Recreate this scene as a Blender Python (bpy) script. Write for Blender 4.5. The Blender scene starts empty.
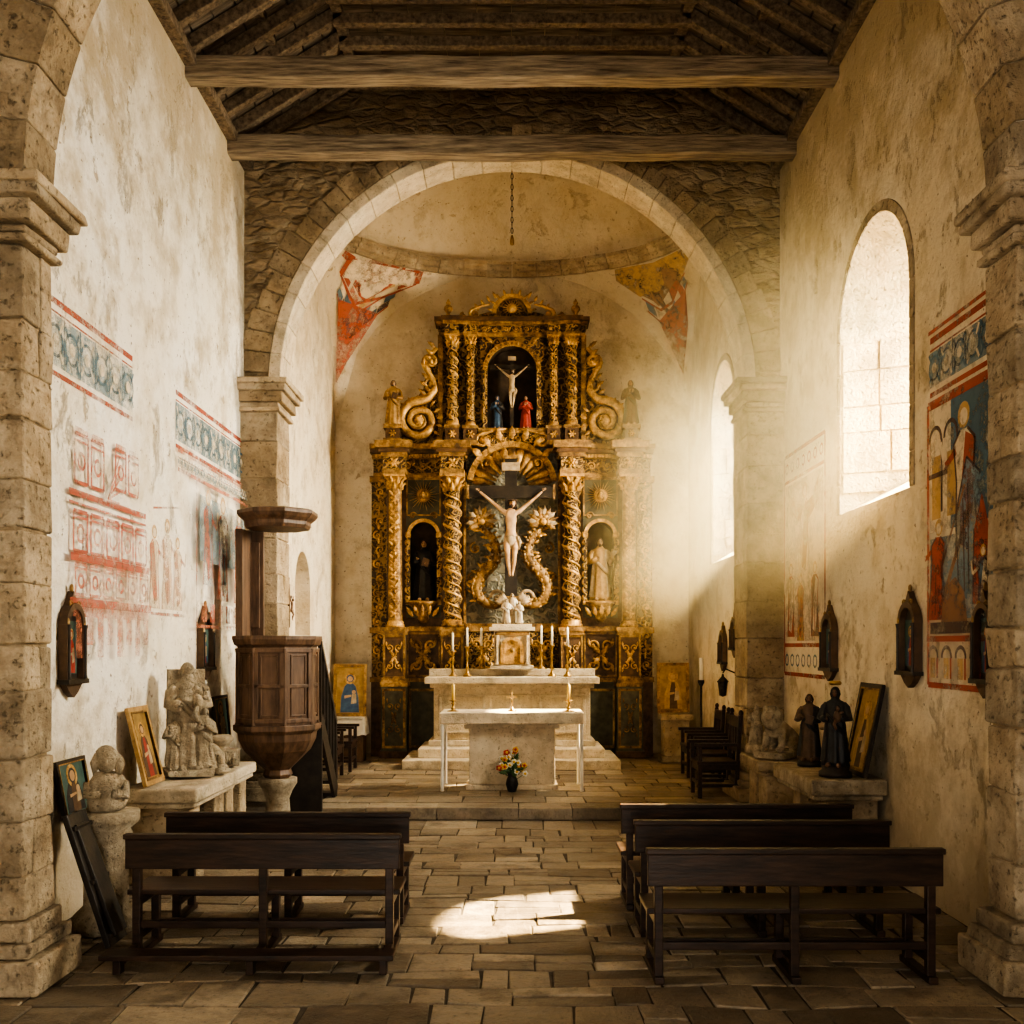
import bpy, math, random
from mathutils import Vector, Matrix, noise
random.seed(7)
pi=math.pi
sin,cos=math.sin,math.cos
# ------------------------------------------------------------ materials
def N(nt,typ,ins=None,**at):
    n=nt.nodes.new(typ)
    for k,v in at.items(): setattr(n,k,v)
    for k,v in (ins or {}).items():
        s=n.inputs[k]
        if isinstance(v,bpy.types.NodeSocket): nt.links.new(v,s)
        else:
            if isinstance(v,tuple) and len(v)==3 and s.type=='RGBA': v=v+(1,)
            s.default_value=v
    return n
def newmat(name):
    m=bpy.data.materials.new(name); m.use_nodes=True; nt=m.node_tree; nt.nodes.clear()
    out=N(nt,'ShaderNodeOutputMaterial'); b=N(nt,'ShaderNodeBsdfPrincipled')
    nt.links.new(b.outputs[0],out.inputs[0]); return m,nt,b
def ramp(nt,fac,stops,interp='LINEAR'):
    r=N(nt,'ShaderNodeValToRGB',{'Fac':fac}); e=r.color_ramp.elements; r.color_ramp.interpolation=interp
    while len(e)<len(stops): e.new(0.5)
    for i,(p,c) in enumerate(stops):
        e[i].position=p
        if isinstance(c,(int,float)): c=(c,c,c)
        e[i].color=tuple(c)+((1,) if len(c)==3 else ())
    return r.outputs[0]
def mapv(nt,scale=(1,1,1),rot=(0,0,0),coord='Object'):
    t=N(nt,'ShaderNodeTexCoord'); m=N(nt,'ShaderNodeMapping',{'Vector':t.outputs[coord],'Scale':scale,'Rotation':rot}); return m.outputs[0]
def noi(nt,vec,scale,detail=6,rough=.6,dist=0):
    return N(nt,'ShaderNodeTexNoise',{'Vector':vec,'Scale':scale,'Detail':detail,'Roughness':rough,'Distortion':dist}).outputs['Fac']
def mix(nt,f,a,b,mode='MIX'):
    n=N(nt,'ShaderNodeMixRGB',{'Fac':f,'Color1':a,'Color2':b},blend_type=mode); return n.outputs[0]
def mth(nt,op,a,b=0.0):
    return N(nt,'ShaderNodeMath',{0:a,1:b},operation=op).outputs[0]
def isl(nt): return N(nt,'ShaderNodeNewGeometry').outputs['Random Per Island']
def bump(nt,bs,h,st=.3,dist=.02):
    b=N(nt,'ShaderNodeBump',{'Height':h,'Strength':st,'Distance':dist}); nt.links.new(b.outputs[0],bs.inputs['Normal'])
def setc(nt,b,col,rough=.7,metal=0):
    if isinstance(col,bpy.types.NodeSocket): nt.links.new(col,b.inputs['Base Color'])
    else: b.inputs['Base Color'].default_value=tuple(col)+(1,)
    if isinstance(rough,bpy.types.NodeSocket): nt.links.new(rough,b.inputs['Roughness'])
    else: b.inputs['Roughness'].default_value=rough
    b.inputs['Metallic'].default_value=metal
def simple(name,c1,c2,scale=8,rough=.7,metal=0,bs=.3,stretch=(1,1,1),bscale=None,bd=.01,c3=None):
    m,nt,b=newmat(name); v=mapv(nt,stretch); n=noi(nt,v,scale)
    st=[(.32,c1),(.68,c2)]
    if c3: st=[(.28,c1),(.5,c2),(.72,c3)]
    setc(nt,b,ramp(nt,n,st),rough,metal)
    if bs: bump(nt,b,noi(nt,v,bscale or scale*3,8),bs,bd)
    return m
def plaster_mat(name,white=(.80,.775,.72),stain=1.0):
    m,nt,b=newmat(name); v=mapv(nt)
    big=noi(nt,v,.55,5); mid=noi(nt,v,1.9,10,.68); vs=mapv(nt,(1.2,1.2,.8),(.6,.2,0)); st=noi(nt,vs,1.9,12,.75,.25)
    w=white
    c=ramp(nt,big,[(.3,w),(.7,(w[0]*.91,w[1]*.85,w[2]*.75))])
    c=mix(nt,ramp(nt,mid,[(.47,0),(.66,.75)]),c,(w[0]*.68,w[1]*.60,w[2]*.47))
    c=mix(nt,ramp(nt,st,[(.55,0),(.66,.70*stain)]),c,(.36,.275,.165))
    fine=noi(nt,v,9,8,.7); c=mix(nt,ramp(nt,fine,[(.57,0),(.68,.5)]),c,(.42,.335,.225))
    pits=noi(nt,v,22,3,.5); c=mix(nt,ramp(nt,pits,[(.67,0),(.72,.85)]),c,(.17,.125,.08))
    chips=noi(nt,v,4.2,6,.6); c=mix(nt,ramp(nt,chips,[(.66,0),(.68,.75)]),c,(.40,.31,.20))
    sep=N(nt,'ShaderNodeSeparateXYZ',{0:v}).outputs[2]
    low=mth(nt,'SUBTRACT',mth(nt,'MULTIPLY',mid,1.9),mth(nt,'MULTIPLY',sep,.42))
    c=mix(nt,ramp(nt,low,[(.2,0),(.75,.75)]),c,(.40,.32,.21))
    hi=mth(nt,'ADD',mth(nt,'MULTIPLY',sep,.20),mth(nt,'MULTIPLY',mid,1.7))
    c=mix(nt,ramp(nt,mth(nt,'SUBTRACT',hi,1.58),[(.3,0),(.8,.75*stain)]),c,(.42,.33,.20))
    setc(nt,b,c,.92)
    h=mth(nt,'ADD',mth(nt,'ADD',mid,mth(nt,'MULTIPLY',ramp(nt,st,[(.57,1),(.64,0)]),.3)),mth(nt,'ADD',mth(nt,'MULTIPLY',noi(nt,v,22,6),.35),mth(nt,'MULTIPLY',ramp(nt,chips,[(.655,1),(.68,0)]),.4)))
    bump(nt,b,h,.75,.05); return m
def rubble_mat(name):
    m,nt,b=newmat(name); v=mapv(nt,(1,1,2.1))
    vv=N(nt,'ShaderNodeMixRGB',{'Fac':.22,'Color1':v,'Color2':N(nt,'ShaderNodeTexNoise',{'Vector':v,'Scale':4,'Detail':5}).outputs['Color']}).outputs[0]
    e=N(nt,'ShaderNodeTexVoronoi',{'Vector':vv,'Scale':4.6},feature='DISTANCE_TO_EDGE').outputs['Distance']
    cc=N(nt,'ShaderNodeTexVoronoi',{'Vector':vv,'Scale':4.6}).outputs['Color']
    sx=N(nt,'ShaderNodeSeparateXYZ',{0:cc}).outputs[0]
    c=ramp(nt,sx,[(0,(.24,.17,.095)),(.5,(.36,.265,.16)),(1,(.50,.385,.25))])
    c=mix(nt,.6,c,ramp(nt,noi(nt,v,8,8),[(.3,(.45,.42,.38)),(.7,(1.15,1.1,1.05))]),'MULTIPLY')
    c=mix(nt,ramp(nt,e,[(.02,.8),(.13,0)]),c,(.28,.215,.135))
    c=mix(nt,ramp(nt,noi(nt,v,1.6,8,.7),[(.50,0),(.62,.75)]),c,(.50,.40,.27))
    setc(nt,b,c,.94)
    h=mth(nt,'ADD',mth(nt,'MULTIPLY',ramp(nt,e,[(0,0),(.2,1)]),.7),mth(nt,'MULTIPLY',noi(nt,v,9,9,.7),1.1)); bump(nt,b,h,1.0,.07); return m
def stone_mat(name,c1,c2,c3,sc=5,wash=.5,var=.26,bs=.8):
    m,nt,b=newmat(name); v=mapv(nt); n=noi(nt,v,sc,8,.65)
    c=ramp(nt,n,[(.28,c1),(.5,c2),(.72,c3)])
    c=mix(nt,1,c,ramp(nt,isl(nt),[(0,(1-var,)*3),(1,(1.12,1.09,1.04))]),'MULTIPLY')
    c=mix(nt,ramp(nt,noi(nt,v,1.4,8,.7),[(.48,0),(.62,wash)]),c,tuple(min(.8,x*1.15+.03) for x in c3))
    c=mix(nt,ramp(nt,noi(nt,v,2.2,9,.7,.3),[(.52,0),(.66,.65)]),c,tuple(x*.6 for x in c1))
    p=noi(nt,v,sc*6,5,.6); c=mix(nt,ramp(nt,p,[(.59,0),(.68,.65)]),c,tuple(x*.4 for x in c1))
    setc(nt,b,c,.93)
    bump(nt,b,mth(nt,'SUBTRACT',mth(nt,'ADD',n,mth(nt,'MULTIPLY',noi(nt,v,sc*8,8),.45)),mth(nt,'MULTIPLY',ramp(nt,p,[(.56,0),(.7,1)]),.55)),bs,.04); return m
def flag_mat(name):
    m,nt,b=newmat(name); v=mapv(nt); n=noi(nt,v,5,9,.68); n2=noi(nt,v,.8,5); n3=noi(nt,v,26,5)
    c=ramp(nt,isl(nt),[(0,(.13,.10,.07)),(.35,(.215,.172,.124)),(.7,(.30,.248,.185)),(1,(.42,.35,.26))])
    c=mix(nt,.9,c,ramp(nt,n,[(.3,(.48,.46,.43)),(.7,(1.25,1.2,1.13))]),'MULTIPLY')
    c=mix(nt,ramp(nt,n2,[(.45,0),(.7,.4)]),c,(.33,.28,.21))
    c=mix(nt,ramp(nt,noi(nt,v,2.6,8,.7),[(.50,0),(.64,.7)]),c,(.105,.08,.055))
    c=mix(nt,ramp(nt,n3,[(.58,0),(.68,.65)]),c,(.09,.07,.05))
    setc(nt,b,c,ramp(nt,n,[(.3,.30),(.7,.62)]))
    bump(nt,b,mth(nt,'ADD',n,mth(nt,'MULTIPLY',n3,.3)),.8,.04); return m
def filigree(name,dark,gold,scale=26,metal=.65,thr=.5):
    m,nt,b=newmat(name); v=mapv(nt)
    w=N(nt,'ShaderNodeTexVoronoi',{'Vector':N(nt,'ShaderNodeMixRGB',{'Fac':.12,'Color1':v,'Color2':N(nt,'ShaderNodeTexNoise',{'Vector':v,'Scale':9.0}).outputs['Color']}).outputs[0],'Scale':scale},feature='SMOOTH_F1').outputs['Distance']
    wv=mth(nt,'SINE',mth(nt,'MULTIPLY',w,17.0))
    wv=mth(nt,'ADD',mth(nt,'MULTIPLY',wv,.5),.5)
    f=ramp(nt,wv,[(thr-.1,0),(thr+.2,1)])
    g=mix(nt,noi(nt,v,14,5),gold,tuple(x*.4 for x in gold))
    setc(nt,b,mix(nt,f,dark,g),.52)
    nt.links.new(mth(nt,'MULTIPLY',f,metal),b.inputs['Metallic'])
    bump(nt,b,mth(nt,'ADD',wv,mth(nt,'MULTIPLY',noi(nt,v,60,4),.3)),.8,.02); return m
def gilt(name,c1,c2,c3,sc=9,metal=.5):
    m,nt,b=newmat(name); v=mapv(nt); n=noi(nt,v,sc,9,.7); n2=noi(nt,v,2.0,4)
    c=ramp(nt,mth(nt,'ADD',mth(nt,'MULTIPLY',n,.75),mth(nt,'MULTIPLY',n2,.25)),[(.38,c1),(.50,c2),(.62,c3)])
    setc(nt,b,c,ramp(nt,n,[(.35,.62),(.65,.42)])); nt.links.new(ramp(nt,n,[(.38,.1),(.55,metal)]),b.inputs['Metallic'])
    bump(nt,b,noi(nt,v,45,6),.6,.012); return m
def fresco(name,col,wear=.5,soft=.07,mx_=.86):
    m=bpy.data.materials.new(name); m.use_nodes=True; nt=m.node_tree; nt.nodes.clear()
    out=N(nt,'ShaderNodeOutputMaterial'); v=mapv(nt)
    n=noi(nt,v,7.5,12,.8); n2=noi(nt,v,1.3,3)
    a=mth(nt,'ADD',mth(nt,'MULTIPLY',n,.65),mth(nt,'MULTIPLY',n2,.35))
    f=ramp(nt,a,[(wear-soft,.07),(wear+soft,mx_)])
    d=N(nt,'ShaderNodeBsdfDiffuse',{'Color':mix(nt,n,col,tuple(min(1,x*1.3+.03) for x in col))})
    t=N(nt,'ShaderNodeBsdfTransparent'); mx=N(nt,'ShaderNodeMixShader',{0:f,1:t.outputs[0],2:d.outputs[0]})
    nt.links.new(mx.outputs[0],out.inputs[0]); return m
M_PL=plaster_mat('plaster_white',(.86,.835,.78)); M_PLR=plaster_mat('plaster_shaded_yellow',(.72,.645,.52),1.15); M_PLC=plaster_mat('plaster_chancel',(.78,.715,.60),.6)  # right-wall plaster: shade and yellow glow painted in as a darker colour
M_RUB=rubble_mat('rubble_stone')
M_ST=stone_mat('ashlar_beige',(.255,.19,.118),(.40,.315,.21),(.54,.445,.315),4,.5)
M_STB=stone_mat('ashlar_brown',(.21,.155,.09),(.33,.25,.155),(.44,.345,.225),4,.4)
M_STW=stone_mat('limestone_pale',(.44,.36,.25),(.58,.49,.36),(.70,.61,.47),6,.4,.12,.6)
M_STJ=stone_mat('window_jamb_stone',(.56,.43,.24),(.72,.58,.36),(.82,.70,.47),4,.4,.25,.7)
M_STG=stone_mat('weathered_grey_stone',(.20,.16,.105),(.38,.315,.225),(.54,.465,.35),9,.3,.0)
M_FL=flag_mat('flagstones')
M_MOR=simple('floor_mortar',(.05,.038,.026),(.10,.08,.055),12,.95)
M_BEAM=simple('old_beam_wood',(.10,.072,.047),(.40,.325,.235),5,.85,0,.9,(.5,6,6),8,.02)
M_RAFT=simple('rafter_wood',(.075,.052,.033),(.26,.195,.13),5,.85,0,.8,(4,4,4),10,.02)
M_BOARD=simple('roof_boards',(.07,.052,.035),(.27,.21,.15),3,.9,0,.6,(1,8,1),8,.02)
M_DW=simple('dark_wood',(.011,.0055,.003),(.050,.025,.014),4,.42,0,.4,(1,6,6),9,.006)
M_PW=simple('pulpit_wood',(.055,.030,.017),(.18,.105,.062),3,.5,0,.4,(5,5,1),8,.006)
M_BLK=simple('blackened_wood',(.010,.007,.005),(.040,.028,.018),6,.5)
M_GOLD=gilt('gilt_wood',(.12,.062,.024),(.48,.285,.095),(.76,.51,.20))
M_GOLDD=gilt('gilt_wood_aged',(.07,.038,.017),(.26,.15,.055),(.50,.32,.12),8,.4)
M_FIL=filigree('carved_gilt_filigree',(.06,.033,.016),(.56,.36,.135),16,.45,.50)
M_FILD=filigree('carved_gilt_dark',(.055,.03,.015),(.42,.26,.10),13,.4,.52)
M_RDW=simple('retable_wood',(.05,.027,.013),(.17,.095,.045),8,.55,.1,.5)
M_GRN=simple('olive_panel',(.052,.050,.032),(.125,.115,.070),7,.6)
M_BLG=filigree('bluegrey_carved',(.16,.155,.115),(.36,.32,.225),9,.1,.5)
M_NIC=simple('niche_dark',(.03,.02,.012),(.08,.05,.028),6,.8)
M_SKIN=simple('painted_flesh',(.34,.205,.11),(.55,.37,.22),9,.55,0,.15)
M_SKD=simple('dark_flesh',(.10,.055,.03),(.18,.10,.06),9,.5,0,.1)
M_HAIR=simple('dark_hair',(.03,.016,.008),(.07,.035,.018),20,.6)
M_WHT=simple('white_cloth',(.60,.56,.48),(.80,.76,.68),6,.8)
M_CREAM=simple('cream_polychrome',(.24,.175,.10),(.52,.41,.28),10,.6,0,.5)
M_RED=simple('red_robe',(.22,.025,.018),(.36,.05,.035),10,.6)
M_BLUE=simple('blue_robe',(.025,.05,.11),(.05,.11,.20),10,.6)
M_BLKR=simple('black_robe',(.010,.010,.011),(.032,.030,.030),10,.55)
M_OCH=simple('ochre_robe',(.28,.165,.06),(.52,.34,.15),12,.5,.2)
M_BRN=simple('brown_robe',(.06,.034,.018),(.13,.075,.04),10,.6)
M_CAN=simple('candle_wax',(.80,.76,.64),(.88,.84,.74),5,.4,0,0)
M_CANY=simple('candle_yellow',(.75,.50,.12),(.85,.62,.18),5,.4,0,0)
M_BRS=simple('brass',(.26,.155,.05),(.50,.33,.12),20,.3,.9,.2)
M_IRON=simple('iron',(.02,.018,.016),(.06,.05,.045),20,.5,.6,.2)
M_GRL=simple('leaf_green',(.025,.06,.015),(.07,.13,.04),20,.6,0,0)
M_FLW=simple('flower_white',(.80,.76,.66),(.9,.88,.80),20,.7,0,0)
M_FLY=simple('flower_yellow',(.80,.45,.05),(.85,.60,.12),20,.7,0,0)
M_FLR=simple('flower_red',(.50,.04,.03),(.70,.10,.06),20,.7,0,0)
M_ICG=simple('icon_gold_ground',(.20,.12,.038),(.42,.27,.095),7,.5,.15,.2)
M_ICT=simple('icon_teal_ground',(.03,.07,.07),(.07,.14,.12),10,.5)
F_RED=fresco('fresco_red',(.34,.09,.055),.455); F_RDF=fresco('fresco_red_faded',(.42,.165,.105),.485,.07,.72)
F_BLU=fresco('fresco_blue',(.10,.155,.19),.455); F_BLF=fresco('fresco_blue_faded',(.23,.29,.31),.48,.07,.72)
F_OCH=fresco('fresco_ochre',(.46,.30,.14),.46); F_PAL=fresco('fresco_pale',(.62,.52,.38),.455)
F_DRK=fresco('fresco_dark',(.10,.065,.05),.46); F_BRN=fresco('fresco_brown',(.27,.15,.085),.46)
# ------------------------------------------------------------ mesh builder
class MB:
    def __init__(s): s.v=[];s.f=[];s.fm=[];s.fs=[];s.mats=[];s.M=Matrix()
    def mi(s,m):
        if m not in s.mats: s.mats.append(m)
        return s.mats.index(m)
    def add(s,vs,fs,m,smooth=False):
        b=len(s.v); s.v+=[s.M@Vector(p) for p in vs]; k=s.mi(m)
        for f in fs: s.f.append([i+b for i in f]); s.fm.append(k); s.fs.append(smooth)
    def box(s,x0,x1,y0,y1,z0,z1,m):
        s.add([(x0,y0,z0),(x1,y0,z0),(x1,y1,z0),(x0,y1,z0),(x0,y0,z1),(x1,y0,z1),(x1,y1,z1),(x0,y1,z1)],
          [(0,3,2,1),(4,5,6,7),(0,1,5,4),(1,2,6,5),(2,3,7,6),(3,0,4,7)],m)
    def jbox(s,x0,x1,y0,y1,z0,z1,m,j):
        r=lambda:random.uniform(-j,j)
        s.add([(x+r(),y+r(),z+r()) for x,y,z in [(x0,y0,z0),(x1,y0,z0),(x1,y1,z0),(x0,y1,z0),(x0,y0,z1),(x1,y0,z1),(x1,y1,z1),(x0,y1,z1)]],
          [(0,3,2,1),(4,5,6,7),(0,1,5,4),(1,2,6,5),(2,3,7,6),(3,0,4,7)],m)
    def obox(s,c,sz,m,R=None):
        T=s.M; s.M=T@Matrix.Translation(c)@(R.to_4x4() if R else Matrix()); a,b,d=sz
        s.box(-a/2,a/2,-b/2,b/2,-d/2,d/2,m); s.M=T
    def beam(s,p,q,w,h,m):
        p=Vector(p);q=Vector(q);d=q-p; R=d.to_track_quat('X','Z').to_matrix(); s.obox((p+q)/2,(d.length,w,h),m,R)
    def lathe(s,prof,m,c=(0,0,0),seg=20,smooth=True,sx=1,sy=1,ph=0,mod=None):
        vs=[];n=len(prof)
        for r,z in prof:
            for k in range(seg):
                a=2*pi*k/seg+ph; rr=r*(mod(a,z) if mod else 1)
                vs.append((c[0]+rr*cos(a)*sx,c[1]+rr*sin(a)*sy,c[2]+z))
        fs=[(i*seg+k,i*seg+(k+1)%seg,(i+1)*seg+(k+1)%seg,(i+1)*seg+k) for i in range(n-1) for k in range(seg)]
        fs.append(tuple(range(seg))[::-1]); fs.append(tuple((n-1)*seg+k for k in range(seg)))
        s.add(vs,fs,m,smooth)
    def ell(s,c,r,m,seg=14,rings=9,R=None):
        T=s.M; s.M=T@Matrix.Translation(c)@(R.to_4x4() if R else Matrix())
        vs=[(0,0,-r[2])]
        for i in range(1,rings):
            p=-pi/2+pi*i/rings
            for k in range(seg):
                a=2*pi*k/seg; vs.append((r[0]*cos(p)*cos(a),r[1]*cos(p)*sin(a),r[2]*sin(p)))
        vs.append((0,0,r[2])); fs=[]
        for k in range(seg): fs.append((0,1+(k+1)%seg,1+k))
        for i in range(rings-2):
            for k in range(seg):
                a=1+i*seg; fs.append((a+k,a+(k+1)%seg,a+seg+(k+1)%seg,a+seg+k))
        a=1+(rings-2)*seg; e=len(vs)-1
        for k in range(seg): fs.append((a+k,a+(k+1)%seg,e))
        s.add(vs,fs,m,True); s.M=T
    def tube(s,pts,rads,m,seg=8,fl=1):
        pts=[Vector(p) for p in pts]; n=len(pts)
        if isinstance(rads,(int,float)): rads=[rads]*n
        t0=(pts[1]-pts[0]).normalized(); up=Vector((0,0,1)) if abs(t0.z)<.9 else Vector((0,1,0))
        u=t0.cross(up).normalized(); vs=[]
        for i in range(n):
            t=(pts[min(i+1,n-1)]-pts[max(i-1,0)])
            if t.length<1e-9: t=t0
            t.normalize(); u=(u-t*u.dot(t)).normalized(); w=t.cross(u)
            for k in range(seg):
                a=2*pi*k/seg; vs.append(pts[i]+(u*cos(a)+w*sin(a)*fl)*rads[i])
        fs=[(i*seg+k,i*seg+(k+1)%seg,(i+1)*seg+(k+1)%seg,(i+1)*seg+k) for i in range(n-1) for k in range(seg)]
        fs.append(tuple(range(seg))[::-1]); fs.append(tuple((n-1)*seg+k for k in range(seg)))
        s.add(vs,fs,m,True)
    def prism(s,poly,y0,y1,m):
        n=len(poly); vs=[(x,y0,z) for x,z in poly]+[(x,y1,z) for x,z in poly]
        fs=[tuple(range(n)),tuple(range(2*n-1,n-1,-1))]+[(i,(i+1)%n,n+(i+1)%n,n+i) for i in range(n)]
        s.add(vs,fs,m)
    def rough(s,amp,sc,i0=0):
        for i in range(i0,len(s.v)):
            p=s.v[i]; d=noise.noise_vector(p*sc); s.v[i]=p+d*amp
    def build(s,name,loc=(0,0,0),rot=(0,0,0),scale=1,bevel=0,seg=2,parent=None):
        me=bpy.data.meshes.new(name); me.from_pydata([tuple(p) for p in s.v],[],s.f)
        for m in s.mats: me.materials.append(m)
        me.polygons.foreach_set('material_index',s.fm); me.polygons.foreach_set('use_smooth',s.fs); me.update()
        o=bpy.data.objects.new(name,me); bpy.context.scene.collection.objects.link(o)
        o.location=loc; o.rotation_euler=rot; o.scale=(scale,)*3
        if bevel:
            b=o.modifiers.new('bevel','BEVEL'); b.width=bevel; b.segments=seg; b.limit_method='ANGLE'; b.angle_limit=.7
        if parent: o.parent=parent
        return o
def skin(nodes,edges,sub=2):
    me=bpy.data.meshes.new('t'); me.from_pydata([n[0] for n in nodes],edges,[])
    o=bpy.data.objects.new('t',me); bpy.context.scene.collection.objects.link(o)
    o.modifiers.new('s','SKIN')
    for i,n in enumerate(nodes):
        r=n[1]; sv=me.skin_vertices[0].data[i]; sv.radius=(r,r) if isinstance(r,(int,float)) else r; sv.use_root=(i==0)
    ss=o.modifiers.new('u','SUBSURF'); ss.levels=sub; ss.render_levels=sub
    bpy.context.view_layer.update(); dg=bpy.context.evaluated_depsgraph_get(); e=o.evaluated_get(dg); m=e.to_mesh()
    vs=[tuple(v.co) for v in m.vertices]; fs=[tuple(p.vertices) for p in m.polygons]
    e.to_mesh_clear(); bpy.data.objects.remove(o); bpy.data.meshes.remove(me); return vs,fs
def ry(a): return Matrix.Rotation(a,3,'Y')
def rx(a): return Matrix.Rotation(a,3,'X')
# wall face helpers -------------------------------------------------
def loop(c,h,zb,zs,n=20,rise=None):
    rise=rise or h
    return [(c-h,zb)]+[(c-h*cos(pi*i/n),zs+rise*sin(pi*i/n)) for i in range(n+1)]+[(c+h,zb)]
def holeface(mb,mp,d,sA,sB,z0,z1,c,h,zb,zs,m,n=20):
    q=lambda a: mb.add([mp(s_,d,z_) for s_,z_ in a],[(0,1,2,3)],m)
    if c-h>sA+1e-6: q([(sA,z0),(c-h,z0),(c-h,z1),(sA,z1)])
    if c+h<sB-1e-6: q([(c+h,z0),(sB,z0),(sB,z1),(c+h,z1)])
    if zb>z0+1e-6: q([(c-h,z0),(c+h,z0),(c+h,zb),(c-h,zb)])
    for i in range(n):
        a=(c-h*cos(pi*i/n),zs+h*sin(pi*i/n)); b=(c-h*cos(pi*(i+1)/n),zs+h*sin(pi*(i+1)/n))
        q([a,b,(b[0],z1),(a[0],z1)])
def wall(mb,mp,s0,s1,z0,z1,T,holes,m,jm=None,cap=True):
    jm=jm or m; cur=s0
    q=lambda a,mm: mb.add([mp(*p) for p in a],[(0,1,2,3)],mm)
    for H in sorted(holes,key=lambda h:h['c'])+[None]:
        e=s1 if H is None else H['c']-H['h']
        if e>cur:
            q([(cur,0,z0),(e,0,z0),(e,0,z1),(cur,0,z1)],m); q([(cur,T,z0),(e,T,z0),(e,T,z1),(cur,T,z1)],m)
        if H is None: break
        c,h,zb,zs=H['c'],H['h'],H['zb'],H['zs']; ho=H.get('ho',h); zbo=H.get('zbo',zb); zso=H.get('zso',zs); D=H.get('D',T)
        holeface(mb,mp,0,c-h,c+h,z0,z1,c,h,zb,zs,m)
        L1=loop(c,h,zb,zs); L2=loop(c,ho,zbo,zso); k=len(L1)
        if D<T:
            q([(c-h,T,z0),(c+h,T,z0),(c+h,T,z1),(c-h,T,z1)],m); mb.add([mp(a,D,b) for a,b in L2],[tuple(range(k))],jm)
        else: holeface(mb,mp,T,c-h,c+h,z0,z1,c,ho,zbo,zso,m)
        vs=[mp(a,0,b) for a,b in L1]+[mp(a,D,b) for a,b in L2]
        fs=[(i,i+1,k+i+1,k+i) for i in range(k-1)]
        if zb>z0+1e-6: fs.append((k-1,0,k,2*k-1))
        mb.add(vs,fs,jm)
        cur=c+h
    if cap:
        q([(s0,0,z1),(s1,0,z1),(s1,T,z1),(s0,T,z1)],m); q([(s0,0,z0),(s0,T,z0),(s0,T,z1),(s0,0,z1)],m); q([(s1,0,z0),(s1,T,z0),(s1,T,z1),(s1,0,z1)],m)
# ------------------------------------------------------------ ROOM
W=3.4; WC=3.2; YA=12.7; YB=18.1; FZ=.15; YN=-3.0
def paving(mb,x0,x1,y0,y1,zt,th,hmin,hmax,wmin,wmax,sk=.09):
    r=lambda a:random.uniform(-a,a); ys=[y0]
    while ys[-1]<y1-.01:
        h=random.uniform(hmin,hmax)
        if y1-(ys[-1]+h)<.2: h=y1-ys[-1]
        ys.append(ys[-1]+h)
    wav=lambda j,x:0 if j in (0,len(ys)-1) else sk*noise.noise(Vector((x*.9,j*3.7,0)))*1.6
    for j in range(len(ys)-1):
        x=x0-random.uniform(0,.3)
        while x<x1:
            w=random.uniform(wmin,wmax)*random.choice((.7,1,1,1.25)); a=max(x,x0); b=min(x+w,x1)
            if b-a>.06:
                def slab(a,b,f0,f1):
                    g=.007; Y=lambda xx,f:(ys[j]+wav(j,xx))*(1-f)+(ys[j+1]+wav(j+1,xx))*f
                    P=[(a+g,Y(a,f0)+g),(b-g,Y(b,f0)+g),(b-g+r(.016),Y(b,f1)-g),(a+g+r(.016),Y(a,f1)-g)]
                    P=[(px+r(.005),py+r(.006)) for px,py in P]; dz=r(.005)
                    mb.add([(px,py,zt-th) for px,py in P]+[(px,py,zt+dz+r(.003)) for px,py in P],[(4,5,6,7),(0,1,5,4),(1,2,6,5),(2,3,7,6),(3,0,4,7)],M_FL)
                if random.random()<.28 and ys[j+1]-ys[j]>.26: m_=random.uniform(.4,.6); slab(a,b,0,m_); slab(a,b,m_,1)
                else: slab(a,b,0,1)
            x+=w
mb=MB(); mb.box(-4.4,4.4,YN-.3,12.1,-.2,-.012,M_MOR); paving(mb,-W,W,YN,12.0,0,.03,.20,.44,.22,.62); mb.build('floor',bevel=.008)
mb=MB(); x=-W
while x<W-.01:
    w=min(random.uniform(.5,1.0),W-x)
    if W-(x+w)<.3: w=W-x
    mb.jbox(x+.004,x+w-.004,12.0,12.38,0,FZ-.003,M_FL,.008); x+=w
mb.box(-W-.2,W+.2,12.36,YB+.2,-.2,FZ-.012,M_MOR); paving(mb,-W,W,12.39,YB,FZ,.03,.32,.50,.35,.8,.05); mb.build('floor_chancel',bevel=.01)
mpL=lambda T0:(lambda s_,d,z:(-T0-d,s_,z)); mpR=lambda T0:(lambda s_,d,z:(T0+d,s_,z))
NW=dict(c=9.44,h=.90,zb=3.45,zs=5.22,ho=.56,zbo=3.85,zso=5.10)
NW2=dict(c=3.2,h=.90,zb=3.45,zs=5.22,ho=.60,zbo=3.85,zso=5.10)  # near-bay openings, out of view, added to let in fill light
mb=MB(); wall(mb,mpL(W),YN,YA+.5,0,8.3,.8,[dict(NW2,c=2.0)],M_PL); mb.build('wall_left')
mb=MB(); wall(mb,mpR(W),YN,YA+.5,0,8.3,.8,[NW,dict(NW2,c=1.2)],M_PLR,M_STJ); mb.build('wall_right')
mb=MB(); wall(mb,lambda s_,d,z:(s_,YN-d,z),-4.2,4.2,0,9.6,.5,[dict(c=0,h=1.1,zb=0,zs=2.6)],M_PLR); mb.build('wall_back')  # door opening behind the camera added to let in fill light
CW=dict(c=15.2,h=.80,zb=3.40,zs=5.6,ho=.5,zbo=3.7,zso=5.5)
mb=MB(); wall(mb,mpR(WC),YA+.5,YB,0,10.6,.5,[CW],M_PLC,M_STJ); mb.build('wall_chancel_right')
mb=MB(); wall(mb,mpL(WC),YA+.5,YB,0,10.6,.7,[dict(c=15.3,h=.55,zb=2.25,zs=2.98,D=.45)],M_PLC); mb.build('wall_chancel_left')
mb=MB(); mb.box(-3.9,3.9,YB,YB+.4,0,10.6,M_PLC); mb.build('wall_chancel_back')
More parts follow.
